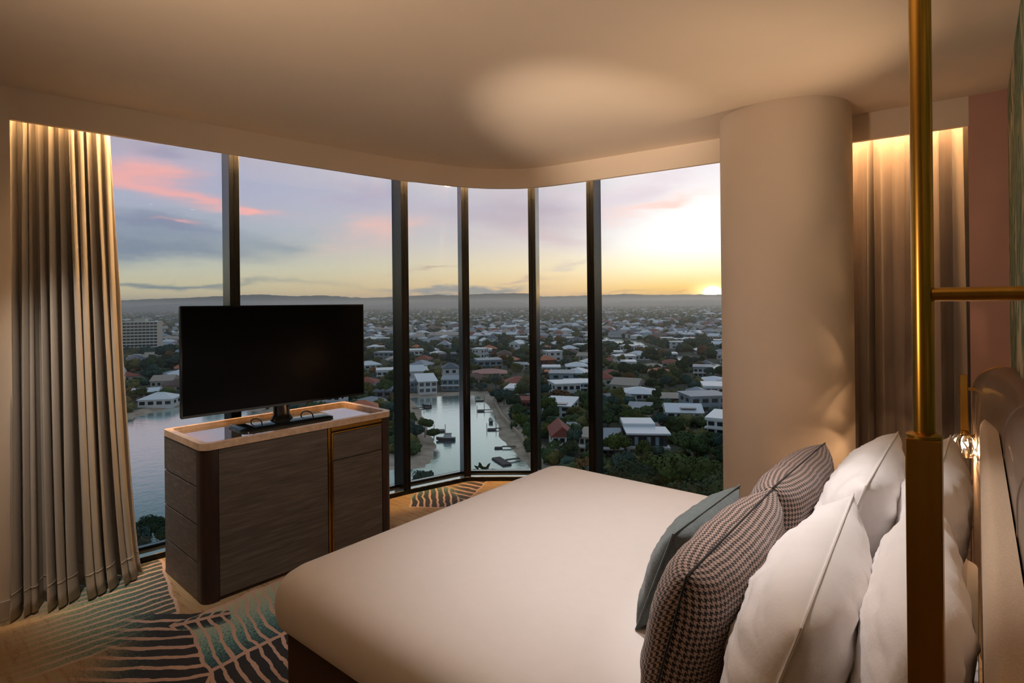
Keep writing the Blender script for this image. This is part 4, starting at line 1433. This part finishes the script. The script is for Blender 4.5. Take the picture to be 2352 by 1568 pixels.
# ---- the big black-topped house by the trees
P = G(1486, 1052)
s = pxscale(P)
mod = empty('house', P, facing(P) + R(8))
tag(mod, 'large modern house with black upper floor and flat white roofs', 'house')
w, st1, st2 = 84 * s, 26 * s, 30 * s
MB().box(-w / 2, w / 2, 0, 16, -1.0, st1).build('lower_wall', HC['white'], mod)
MB().box(-w / 2 - 0.2, w / 2 + 0.4, -0.6, 15, st1, st1 + st2).build('upper_wall', HC['dark'], mod)
MB().box(-w / 2 - 0.5, w / 2 + 1.0, -2.0, 1.0, st1 - 0.25, st1 + 0.35).build('balcony', M_slabw, mod)
MB().box(-w / 2 - 0.6, w / 2 + 1.2, -1.6, 7.0, st1 + st2, st1 + st2 + 0.45).build('roof', HC['rwhite'], mod)
MB().box(-w / 2 - 0.6, w / 2 - 1.5, 7.2, 15.5, st1 + st2 + 0.2, st1 + st2 + 1.2).build('roof', HC['rwhite'], mod)
for k in range(8):
    x0 = -w / 2 + 0.5 + k * (w - 1.0) / 8
    MB().box(x0, x0 + (w - 1.0) / 8 * 0.84, -0.72, -0.5, st1 + st2 * 0.18, st1 + st2 * 0.80).build('window', M_hwin if k not in (1, 4, 6) else HC['blue'], mod)
for k in range(5):
    x0 = -w / 2 + 0.6 + k * (w - 1.2) / 5
    MB().box(x0, x0 + (w - 1.2) / 5 * 0.8, -0.1, 0.1, st1 * 0.15, st1 * 0.78).build('window', M_hwin if k > 2 else HC['brick'], mod)
for k in range(4):
    y0 = 1.5 + k * 3.2
    MB().box(-w / 2 - 0.3, -w / 2 - 0.1, y0, y0 + 1.8, st1 + st2 * 0.35, st1 + st2 * 0.78).build('window', M_hwin, mod)
PLACED.append((P.x * 1.05, P.y * 1.05, 11))

# ---- apartment tower behind the curtain edge
P = G(322, 812)
s = pxscale(P)
tw = empty('apartment_building', P, facing(P) + R(-16))
tag(tw, 'pale ten-storey apartment tower with rows of balconies', 'building')
w, hh, dp = 70 * s, 72 * s, 16.0
MB().box(-w / 2, w / 2, 0, dp, 0, hh).build('wall', HC['offw'], tw)
MB().box(-w * 0.2, w * 0.12, 3, 12, hh, hh + 3.2).build('lift_tower', HC['offw'], tw)
MB().box(-w / 2 - 0.3, w / 2 + 0.3, -0.3, dp + 0.3, hh, hh + 0.5).build('roof', HC['white'], tw)
fl_h = hh / 10
for k in range(10):
    MB().box(-w / 2 - 0.2, w / 2 + 0.2, -1.3, 0.1, k * fl_h - 0.25, k * fl_h + 0.75).build('balcony', HC['white'], tw)
    for c in range(9):
        x0 = -w / 2 + (c + 0.12) * w / 9
        MB().box(x0, x0 + w / 9 * 0.78, -0.12, 0.1, k * fl_h + 0.8, (k + 0.86) * fl_h).build('window', M_hwin, tw)
PLACED.append((P.x * 1.02, P.y * 1.02, 18))


# ---- trees
def leaf_mats(name, c, c2):
    m = bpy.data.materials.new(name)
    m.use_nodes = True
    t = NT(m.node_tree)
    p = t.n('ShaderNodeBsdfPrincipled')
    oi = t.n('ShaderNodeObjectInfo')
    ge = t.n('ShaderNodeNewGeometry')
    nz = t.noise(ge.outputs['Position'], 0.9, 3, 0.6)
    f = t.m('ADD', t.m('MULTIPLY', oi.outputs['Random'], 0.5), t.m('MULTIPLY', nz.outputs[0], 0.6))
    t.put(p.inputs['Base Color'], t.mix(t.maprange(f, 0.15, 0.9), c, c2))
    p.inputs['Roughness'].default_value = 0.8
    p.inputs['Specular IOR Level'].default_value = 0.2
    out = t.n('ShaderNodeOutputMaterial')
    t.put(out.inputs[0], p.outputs[0])
    return m


LM = [leaf_mats('foliage_deep', rgb(40, 58, 40), rgb(70, 88, 48)), leaf_mats('foliage_olive', rgb(66, 74, 42), rgb(104, 104, 56)),
      leaf_mats('foliage_blue', rgb(40, 64, 60), rgb(66, 90, 78)), leaf_mats('foliage_russet', rgb(104, 76, 46), rgb(126, 98, 60)),
      leaf_mats('foliage_bright', rgb(44, 62, 28), rgb(76, 92, 42))]


def crown_mesh(seed, mi, leaves=1300, clusters=11, flat=0.75, lsize=0.085):
    """unit crown (radius about 1): twig clusters carrying small bent leaf sprays"""
    r = np.random.default_rng(seed)
    ph = np.arccos(1 - 1.25 * r.random(clusters))
    th = r.random(clusters) * 2 * np.pi
    rr = 0.62 * (0.55 + 0.45 * r.random(clusters))
    cc = np.stack([rr * np.sin(ph) * np.cos(th), rr * np.sin(ph) * np.sin(th), rr * np.cos(ph) * flat], -1)
    cs = 0.30 + 0.22 * r.random(clusters)
    k = r.integers(0, clusters, leaves)
    d = r.normal(size=(leaves, 3))
    d /= np.linalg.norm(d, axis=1, keepdims=True)
    d[:, 2] = np.where(d[:, 2] < -0.4, -d[:, 2], d[:, 2])
    ctr = cc[k] + d * cs[k][:, None] * (0.72 + 0.33 * r.random(leaves))[:, None] * np.array([1, 1, flat])
    nrm = d + r.normal(size=(leaves, 3)) * 0.45
    nrm /= np.linalg.norm(nrm, axis=1, keepdims=True)
    t1 = np.cross(nrm, r.normal(size=(leaves, 3)))
    t1 /= np.linalg.norm(t1, axis=1, keepdims=True)
    t2 = np.cross(nrm, t1)
    L = lsize * (0.7 + 0.7 * r.random(leaves))[:, None]
    a = ctr - t1 * L
    b = ctr + t1 * L
    c = ctr + t2 * L * 0.6 + nrm * L * 0.35
    e = ctr - t2 * L * 0.6 + nrm * L * 0.35
    V = np.stack([a, e, b, c], 1).reshape(-1, 3)
    base = np.arange(leaves)[:, None] * 4
    F = np.concatenate([base + np.array([[0, 1, 3]]), base + np.array([[1, 2, 3]])])
    # solid hearts of the clusters so that the crown is not see-through
    ico = ICO1
    for c0, s0 in zip(cc, cs):
        o = len(V)
        jit = 1 + 0.18 * r.normal(size=(len(ico[0]), 1))
        V = np.concatenate([V, c0 + ico[0] * jit * s0 * 0.86 * np.array([1, 1, flat])])
        F = np.concatenate([F, ico[1] + o])
    return mesh_np('crown', V, F, LM[mi])


def ico_np(sub):
    bm = bmesh.new()
    bmesh.ops.create_icosphere(bm, subdivisions=sub, radius=1.0)
    bm.verts.ensure_lookup_table()
    V = np.array([v.co[:] for v in bm.verts])
    F = np.array([[v.index for v in f.verts] for f in bm.faces])
    bm.free()
    return V, F


ICO1, ICO2, ICO3 = ico_np(1), ico_np(2), ico_np(3)
CROWNS = {mi: [crown_mesh(100 * mi + k, mi) for k in range(3)] for mi in range(5)}
BIG = {mi: [crown_mesh(900 + 10 * mi + k, mi, leaves=5200, clusters=26, flat=0.62, lsize=0.055) for k in range(2)] for mi in (0, 4, 1)}
TRUNK = MB().tube([(0, 0, 0), (0.02, 0.01, 0.4), (0.0, 0.03, 0.75), (0.03, 0, 1.0)], [0.07, 0.055, 0.045, 0.02], 7).mesh('trunk', M_trunk, True)
TREES = []


def tree(P, height, radius, mi, label, cat='tree', big=False, group='trees of the suburb', name='tree', record=True):
    root = empty(name, P, random.uniform(0, 6.28))
    tag(root, label, cat, group)
    src = (BIG if big else CROWNS)[mi]
    c = place('crown', random.choice(src), root)
    ch = radius * (0.62 if big else 0.75)
    c.location = (0, 0, max(height - ch * 1.05, ch * 0.4))
    c.scale = (radius, radius * random.uniform(0.88, 1.1), min(max(radius, 0.5 * height), radius * 1.4) if not big else radius)
    tk = place('trunk', TRUNK, root)
    tk.scale = (radius * 0.6, radius * 0.6, height * 0.85)
    if record:
        PLACED.append((P.x, P.y, radius * 0.8))
    return root


def tree_px(u, vbase, hpx, wpx, mi, label, big=False, name='tree'):
    P = G(u, vbase)
    s = pxscale(P)
    return tree(P, hpx * s, wpx * s / 2, mi, label, big=big, name=name)


for a in [
    (1535, 1150, 113, 190, 4, 'broad bright green tree crown right of centre below the black-topped house', True),
    (1455, 1165, 108, 150, 0, 'dark green tree crown rising over the bed beside the mullion', True),
    (1615, 1170, 126, 160, 4, 'large green tree crown against the column base', True),
    (1580, 1225, 120, 200, 0, 'low dark green tree crown just above the bed edge', True),
    (1672, 1215, 132, 150, 0, 'olive tree crown half behind the column', True),
    (1672, 1085, 66, 80, 0, 'dark tree in front of the tall white modern house', True),
    (1600, 1060, 55, 70, 0, 'dark leafy tree right of the black-topped house', True),
    (1636, 1045, 56, 60, 0, 'dark round tree beside the tall white modern house', False),
    (1158, 930, 42, 52, 2, 'blue green tree before the white flat-roofed house', False),
    (1142, 922, 34, 40, 2, 'small blue green tree at the top of the sandy bank', False),
    (1180, 950, 46, 40, 0, 'dark green tree midway along the sandy bank', False),
    (1192, 975, 50, 44, 0, 'tall dark tree along the sandy bank wall', False),
    (1204, 1002, 54, 46, 4, 'bright green tree along the sandy bank wall', False),
    (1214, 1035, 60, 48, 0, 'dark tree at the near end of the sandy bank', False),
    (1225, 1066, 60, 50, 0, 'lowest dark tree of the sandy bank by the mullion', False),
    (976, 1004, 46, 46, 0, 'dark tree on the grassy point by the boats', False),
    (958, 1012, 40, 44, 2, 'blue green bush tree on the grassy point', False),
    (996, 1012, 30, 40, 0, 'small dark tree reaching over the water at the point', False),
    (1288, 926, 26, 66, 3, 'russet spreading tree above the white box house', False),
    (1262, 922, 22, 34, 1, 'olive tree left of the russet tree', False),
    (1345, 944, 40, 34, 0, 'dark green tree right of the white box house', False),
    (1250, 1010, 40, 34, 1, 'olive tree left of the red gable house', False),
    (1248, 985, 34, 30, 0, 'dark tree under the white box house', False),
    (1420, 972, 46, 60, 0, 'big dark tree left of the maroon hip roof', False),
    (1396, 980, 40, 50, 0, 'dark tree beside the mullion above the mauve house', False),
    (1510, 950, 26, 32, 0, 'small dark tree beside the grey shed', False),
    (1560, 990, 24, 60, 0, 'dark hedge-like tree below the solar roof house', False),
    (1610, 985, 30, 50, 0, 'dark tree right of the solar roof house', False),
    (1500, 890, 40, 26, 0, 'slender dark tree in the river rows', False),
    (1566, 872, 44, 34, 0, 'tall dark tree before the golden water', False),
    (1592, 862, 76, 16, 0, 'tall narrow pine standing over the river', False),
    (1545, 880, 26, 60, 1, 'olive shrubby tree under the orange roofs', False),
    (960, 888, 24, 26, 0, 'round dark tree before the canal head annex', False),
    (1105, 896, 22, 34, 2, 'blue green tree by the canal head steps', False),
    (380, 830, 46, 60, 2, 'dense dark tree mass right of the apartment tower', False),
    (400, 848, 40, 50, 2, 'blue green tree beside the television above the orange roof', False),
    (352, 880, 44, 52, 2, 'round dark tree before the waterside house', False),
    (300, 860, 40, 46, 1, 'olive tree below the apartment tower', False),
]:
    u, vb, hp, wp, mi, lab, big = a
    tree_px(u, vb, hp, wp, mi, lab, big)
# tall trees close under the windows
for (u, v, D, wpx, mi, lab) in [(345, 1212, 46, 90, 0, 'leafy tree top close under the window by the cabinet'),
                                (392, 1232, 44, 80, 0, 'second leafy tree top half behind the cabinet'),
                                (320, 1240, 42, 70, 2, 'leafy tree top at the foot of the tall curtain'),
                                (978, 1104, 52, 70, 2, 'bushy tree top at the bottom of the canal window')]:
    d = ray(u, v)
    k = D / (-d.x * SY + d.y * CYW)
    top = d * k + Vector((0, 0, EYE))
    s = D / FPX
    tree(Vector((top.x, top.y, WATER - 0.5)), top.z - (WATER - 0.5) + 1.0, wpx * s / 2, mi, lab, big=(mi == 0), record=False)

# fan palm whose head reaches the window
d = ray(1111, 1088)
D = 42.0
k = D / (-d.x * SY + d.y * CYW)
hd = d * k + Vector((0, 0, EYE))
palm = empty('palm_tree', (hd.x, hd.y, WATER - 0.5))
tag(palm, 'fan palm head poking up at the bottom of the canal window', 'palm tree')
ph_ = hd.z - (WATER - 0.5)
MB().tube([(0, 0, 0), (0.1, 0.05, ph_ * 0.5), (0, 0, ph_)], [0.22, 0.17, 0.14], 10).build('trunk', M_trunk, palm, smooth=True)
fr = MB()
for q in range(20):
    a0 = random.uniform(0, 6.28)
    up = random.uniform(-0.15, 1.25)
    dirv = Vector((math.cos(a0) * math.cos(up), math.sin(a0) * math.cos(up), math.sin(up)))
    side = dirv.cross(Vector((0, 0, 1))).normalized()
    upv = side.cross(dirv)
    fm = MB()
    stem_e = dirv * 0.5
    fm.tube([(0, 0, ph_), tuple(Vector((0, 0, ph_)) + stem_e)], 0.012, 5)
    for b in range(-5, 6):
        an = b * 0.19
        tip = (dirv * math.cos(an) + side * math.sin(an)) * (0.55 - 0.02 * abs(b))
        o = Vector((0, 0, ph_)) + stem_e
        wd = (side * math.cos(an) - dirv * math.sin(an)) * 0.03
        mid = o + tip * 0.55 + upv * 0.03
        end = o + tip - Vector((0, 0, 0.10))
        fm.add([o, mid - wd, mid + wd, end], [(0, 1, 3), (0, 3, 2)])
    fm.build('frond', LM[0], palm)

# ---- pontoons and boats on the canal
def pontoon(u, v, w, d, rot, label, posts=True, gang=0.0, boat=False):
    P = G(u, v, WATER)
    o = empty('pontoon', P, facing(P) + R(rot))
    tag(o, label, 'pontoon', 'pontoons along the canal')
    MB().box(-w / 2, w / 2, 0, d, -0.3, 0.45).build('deck', M_timber, o, bevel=0.05)
    MB().box(-w / 2 - 0.1, w / 2 + 0.1, -0.1, d + 0.1, -0.3, 0.15).build('float', HC['dark'], o)
    if posts:
        for sx in (-1, 1):
            MB().lathe([(0.10, -3), (0.10, 2.2), (0.04, 2.4)], 8, (sx * (w / 2 + 0.25), d * 0.5, 0)).build('pile', M_timber, o)
    if gang:
        xs = sorted((w / 2 * (1 if gang > 0 else -1), w / 2 * (1 if gang > 0 else -1) + gang))
        MB().box(xs[0], xs[1], d * 0.4, d * 0.4 + 0.9, 0.4, 0.6).build('gangway', M_timber, o)
    return o


def boat(u, v, L, rot, label, cabin=True):
    P = G(u, v, WATER)
    o = empty('boat', P, facing(P) + R(rot))
    tag(o, label, 'boat', 'boats moored on the canal')
    b = L * 0.15
    sec = []
    for f_, wd, zk in ((0.0, 0.85, 0.0), (0.25, 1.0, 0.0), (0.6, 0.9, 0.02), (0.85, 0.5, 0.2), (1.0, 0.06, 0.45)):
        y = -L / 2 + f_ * L
        sec.append([(-b * wd, y, 0.9 + zk * 0.6), (-b * wd * 0.7, y, -0.2 + zk), (b * wd * 0.7, y, -0.2 + zk), (b * wd, y, 0.9 + zk * 0.6)])
    MB().loft(sec).build('hull', M_hull, o)
    if cabin:
        MB().loft([[(-b * .7, -L * .3, .9), (b * .7, -L * .3, .9), (b * .7, L * .15, .9), (-b * .7, L * .15, .9)],
                   [(-b * .55, -L * .27, 2.1), (b * .55, -L * .27, 2.1), (b * .55, L * .05, 2.1), (-b * .55, L * .05, 2.1)]]).build('cabin', M_hullw, o)
        MB().box(-b * .62, b * .62, -L * .31, L * .08, 2.1, 2.22).build('canopy', M_hull, o)
    return o


pontoon(1010, 993, 3.2, 3.0, 0, 'square timber pontoon off the grassy point', True, -3)
boat(1024, 1011, 6.0, 80, 'dark cabin boat moored off the grassy point')
pontoon(984, 938, 2.4, 2.4, 20, 'small pontoon at the far left canal bank', True, -5)
boat(980, 934, 4.5, 60, 'small boat tied up at the far left canal bank')
pontoon(1102, 922, 3.4, 1.6, 0, 'narrow dark pontoon at the canal head', True, 0)
pontoon(1104, 946, 2.4, 3.2, 0, 'dark square pontoon near the sandy bank top', True, 3)
boat(1127, 969, 5.5, 4, 'slim boat lying along the sandy bank', False)
pontoon(1129, 989, 2.6, 2.2, 0, 'pontoon with a floating arm off the sandy bank', True, 2)
pontoon(1145, 1031, 2.2, 1.2, 0, 'low narrow pontoon with long gangway off the sandy bank', False, 4)
pontoon(1165, 1069, 2.4, 7.5, 24, 'long dark barge-like pontoon nearest the windows', False, 4)

# ---- sea wall behind the sandy bank
sw = [G(u, v) for u, v in ((1133, 914), (1152, 953), (1173, 975), (1199, 1005), (1217, 1038), (1232, 1075))]
swm = MB()
for a, b in zip(sw[:-1], sw[1:]):
    n_ = (b - a).cross(Vector((0, 0, 1))).normalized() * 0.3
    swm.loft([[a - n_ + Vector((0, 0, -1.5)), a + n_ + Vector((0, 0, -1.5)), a + n_ + Vector((0, 0, 0.5)), a - n_ + Vector((0, 0, 0.5))],
              [b - n_ + Vector((0, 0, -1.5)), b + n_ + Vector((0, 0, -1.5)), b + n_ + Vector((0, 0, 0.5)), b - n_ + Vector((0, 0, 0.5))]])
tag(swm.build('sea_wall', HC['beige']), 'low pale wall along the top of the sandy bank', 'wall')

# ---- the rest of the suburb
ORD = ['first', 'second', 'third', 'fourth', 'fifth', 'sixth', 'seventh', 'eighth', 'ninth', 'tenth', 'eleventh', 'twelfth', 'thirteenth', 'fourteenth', 'fifteenth',
       'sixteenth', 'seventeenth', 'eighteenth', 'nineteenth']
TENS = {2: ('twenty', 'twentieth'), 3: ('thirty', 'thirtieth'), 4: ('forty', 'fortieth'), 5: ('fifty', 'fiftieth'), 6: ('sixty', 'sixtieth'), 7: ('seventy', 'seventieth'), 8: ('eighty', 'eightieth'), 9: ('ninety', 'ninetieth')}


def ordinal(k):
    if k < 19:
        return ORD[k]
    k += 1
    if k >= 100:
        return 'hundredth' if k == 100 else 'hundred-and-' + ordinal(k - 101)
    a, b = divmod(k, 10)
    return TENS[a][1] if b == 0 else TENS[a][0] + '-' + ORD[b - 1]


def free(x, y, r):
    for (a, b, q) in PLACED:
        if (a - x) ** 2 + (b - y) ** 2 < (q + r) ** 2:
            return False
    return True


def house_variant(k, kind, wall, roof, st):
    b = MB()
    r = random.Random(k)
    w, d, h = r.uniform(10, 15), r.uniform(9, 12), 3.0 * st
    b.box(-w / 2, w / 2, -d / 2, d / 2, -1, h, 0)
    rb = roof_mb(kind, w, d, h, 2.6 if kind in ('hip', 'gable') else 0.5)
    b.add([(x, y - d / 2, z) for x, y, z in rb.v], rb.f, 1)
    cols = 4
    for q in range(st):
        for c in range(cols):
            cw = w / cols
            x0 = -w / 2 + (c + 0.18) * cw
            b.box(x0, x0 + cw * 0.64, -d / 2 - 0.1, -d / 2 + 0.05, q * 3 + 0.9, q * 3 + 2.3, 2)
            if c % 3 != 1:
                b.box(x0, x0 + cw * 0.5, d / 2 - 0.05, d / 2 + 0.1, q * 3 + 0.9, q * 3 + 2.2, 2)
        for sg in (-1, 1):
            for yy in (-0.3, 0.12):
                xs = sorted((sg * (w / 2 - 0.05), sg * (w / 2 + 0.1)))
                b.box(xs[0], xs[1], yy * d, yy * d + d * 0.2, q * 3 + 0.9, q * 3 + 2.2, 2)
    return b.mesh('house_body', [HC[wall], HC[roof], M_hwin])


ROOFW = {'rwhite': 'white', 'rgrey': 'grey', 'rred': 'red', 'rbrown': 'brown', 'rbeige': 'beige', 'rslate': 'slate', 'rorange': 'orange'}
VARS = []
for k, (kind, wall, roof, st) in enumerate([('hip', 'white', 'rwhite', 1), ('flat', 'white', 'rwhite', 2), ('hip', 'offw', 'rgrey', 1), ('hip', 'offw', 'rred', 1), ('gable', 'white', 'rwhite', 2),
                                            ('hip', 'beige', 'rbrown', 1), ('flat', 'blue', 'rgrey', 2), ('hip', 'white', 'rslate', 2), ('gable', 'offw', 'rbeige', 1), ('hip', 'brick', 'rorange', 1)]):
    VARS.append((house_variant(k, kind, wall, roof, st), ROOFW[roof], {'hip': 'hip', 'flat': 'flat', 'gable': 'gable'}[kind], st))
new = []
tries = 0
VW = [1.5, 1.6, 1.2, 0.9, 1.2, 0.8, 0.9, 0.7, 0.9, 0.7]
AZ0, AZ1 = skyang(1760, 700)[0], skyang(180, 700)[0]
while len(new) < 225 and tries < 40000:
    tries += 1
    a = R(random.uniform(AZ0, AZ1))
    r_ = 150 * (760 / 150) ** (random.random() ** 0.75)
    x, y = -r_ * math.sin(a), r_ * math.cos(a)
    if not free(x, y, 9.6):
        continue
    if float(shore_dist([x], [y])[0]) < 9:
        continue
    vi = random.choices(range(10), VW)[0]
    me, rc, kd, st = VARS[vi]
    o = place('house', me)
    o.location = (x, y, LAND)
    o.rotation_euler = (0, 0, facing(o.location) + R(random.choice([0, 0, 90, -90, 180]) * (r_ > 250) + random.uniform(-25, 25)))
    o.scale = (random.uniform(0.88, 1.12),) * 2 + (random.uniform(0.9, 1.15),)
    PLACED.append((x, y, 9.6))
    zone = 'in the near canal streets' if r_ < 260 else 'in the middle suburb' if r_ < 470 else 'in the far suburb'
    new.append((o, f'{"two-storey " if st == 2 else "low "}{rc} {kd}-roofed house {zone}', math.degrees(a)))
byl = {}
for o, l, a in new:
    byl.setdefault(l, []).append((a, o))
for l, lst in byl.items():
    lst.sort(key=lambda q: -q[0])
    for k, (a, o) in enumerate(lst):
        tag(o, l + (f', {ordinal(k)} counted from the curtain' if len(lst) > 1 else ''), 'house', 'small houses across the suburb')

new = []
tries = 0
while len(new) < 250 and tries < 15000:
    tries += 1
    a = R(random.uniform(AZ0, AZ1))
    r_ = 105 * (520 / 105) ** (random.random() ** 0.8)
    x, y = -r_ * math.sin(a), r_ * math.cos(a)
    rad_ = random.uniform(2.2, 4.6)
    if not free(x, y, rad_ * 0.7):
        continue
    if float(shore_dist([x], [y])[0]) < 9:
        continue
    mi = random.choices(range(5), [5, 3, 3, 0.9, 1.6])[0]
    word = ['dark green', 'olive', 'blue green', 'russet', 'bright green'][mi]
    hgt = random.uniform(4.5, 9.5)
    zone = 'in the near canal streets' if r_ < 220 else 'in the middle suburb' if r_ < 360 else 'in the far suburb'
    o = tree(Vector((x, y, LAND)), hgt, rad_, mi, 'x')
    PLACED[-1] = (x, y, rad_ * 0.6)
    new.append((o, f'{"tall" if hgt > 7.4 else "low"} {word} tree {zone}', math.degrees(a)))
byl = {}
for o, l, a in new:
    byl.setdefault(l, []).append((a, o))
for l, lst in byl.items():
    lst.sort(key=lambda q: -q[0])
    for k, (a, o) in enumerate(lst):
        tag(o, l + (f', {ordinal(k)} counted from the curtain' if len(lst) > 1 else ''), 'tree', 'trees of the suburb')


# ---- too many to count: more trees and far roofs
def scatter_xy(n, r0, r1, pw, lo=-3.0, hi=3.0):
    a = np.radians(rng.uniform(AZ0 + lo, AZ1 + hi, n))
    r = r0 * (r1 / r0) ** (rng.random(n) ** pw)
    return -r * np.sin(a), r * np.cos(a), r


PX = np.array([p[0] for p in PLACED])
PY = np.array([p[1] for p in PLACED])
PR = np.array([p[2] for p in PLACED])


def blobs(name, n, r0, r1, pw, ico, smin, smax, label, mats, avoid=True):
    x, y, r = scatter_xy(n, r0, r1, pw)
    ok = shore_dist(x, y) > 5
    if avoid:
        near_ = r < 800
        dd = np.full(n, 1e9)
        dd[near_] = np.min(np.hypot(x[near_, None] - PX[None], y[near_, None] - PY[None]) - PR[None] * 0.9, axis=1)
        ok &= dd > 1.0
    x, y, r = x[ok], y[ok], r[ok]
    m_ = len(x)
    sz = rng.uniform(smin, smax, m_)
    V0, F0 = ico
    jit = 1 + 0.20 * rng.normal(size=(m_, len(V0), 1))
    V = V0[None] * jit * sz[:, None, None] * np.array([1.0, 1.0, 0.85])
    V[:, :, 0] += x[:, None]
    V[:, :, 1] += y[:, None]
    V[:, :, 2] += LAND + (sz * 0.65)[:, None]
    F = F0[None] + (np.arange(m_) * len(V0))[:, None, None]
    mi = np.repeat(rng.choice(len(mats), m_, p=[0.45, 0.25, 0.22, 0.08]), len(F0))
    o = place(name, mesh_np(name, V.reshape(-1, 3), F.reshape(-1, 3), mats, mi))
    return tag(o, label, 'trees', kind='stuff')


LM4 = [LM[0], LM[1], LM[2], LM[3]]
blobs('undergrowth', 4200, 95, 800, 0.85, ICO3, 1.0, 2.6, 'garden shrubs and small trees between the houses', LM4)
blobs('grove', 2600, 430, 1150, 0.9, ICO3, 2.4, 4.8, 'tree cover between the middle and far houses', LM4)
blobs('woodland', 9000, 1100, 5600, 0.8, ICO2, 3.0, 6.0, 'distant tree cover running out to the hills', LM4)

# far roofs as simple hipped boxes
n = 3400
x, y, r = scatter_xy(n, 640, 5200, 1.15)
ok = (shore_dist(x, y) > 6) & (rng.random(n) < 0.9)
x, y, r = x[ok], y[ok], r[ok]
m_ = len(x)
hv = np.array([(-1, -1, 0), (1, -1, 0), (1, 1, 0), (-1, 1, 0), (-1, -1, 1), (1, -1, 1), (1, 1, 1), (-1, 1, 1), (-1.08, -1.08, 1), (1.08, -1.08, 1), (1.08, 1.08, 1), (-1.08, 1.08, 1), (-0.4, 0, 1.5), (0.4, 0, 1.5)], float)
hf = np.array([(0, 1, 5, 4), (1, 2, 6, 5), (2, 3, 7, 6), (3, 0, 4, 7), (8, 9, 13, 12), (10, 11, 12, 13), (9, 10, 13, 13), (11, 8, 12, 12)])
tri = []
trm = []
for k, q in enumerate(hf):
    tri.append((q[0], q[1], q[2]))
    trm.append(0 if k < 4 else 1)
    if q[3] != q[2]:
        tri.append((q[0], q[2], q[3]))
        trm.append(0 if k < 4 else 1)
tri, trm = np.array(tri), np.array(trm)
wd = rng.uniform(3.4, 6.6, m_)
wd = np.where(rng.random(m_) < 0.06, wd * 2.4, wd)
ht = rng.uniform(3.5, 6.5, m_)
rt = rng.uniform(0, np.pi, m_)
Vh = np.repeat(hv[None], m_, 0)
Vh[:, :, 0] *= wd[:, None] * 1.2
Vh[:, :, 1] *= wd[:, None] * 0.8
Vh[:, :, 2] *= ht[:, None]
cx, sx_ = np.cos(rt)[:, None], np.sin(rt)[:, None]
X0, Y0 = Vh[:, :, 0] * cx - Vh[:, :, 1] * sx_, Vh[:, :, 0] * sx_ + Vh[:, :, 1] * cx
Vh[:, :, 0], Vh[:, :, 1] = X0 + x[:, None], Y0 + y[:, None]
Vh[:, :, 2] += LAND
Fh = tri[None] + (np.arange(m_) * len(hv))[:, None, None]
rc = rng.choice(6, m_, p=[0.28, 0.2, 0.09, 0.16, 0.15, 0.12])
mih = np.where(trm[None] == 0, 0, 1 + rc[:, None])
fo = place('distant_rooftops', mesh_np('distant_rooftops', Vh.reshape(-1, 3), Fh.reshape(-1, 3),
                                       [HC['white'], HC['rwhite'], HC['rgrey'], HC['rred'], HC['rbrown'], HC['rbeige'], HC['rslate']], mih.ravel()))
tag(fo, 'specks of countless roofs far across the plain', 'rooftops', kind='stuff')
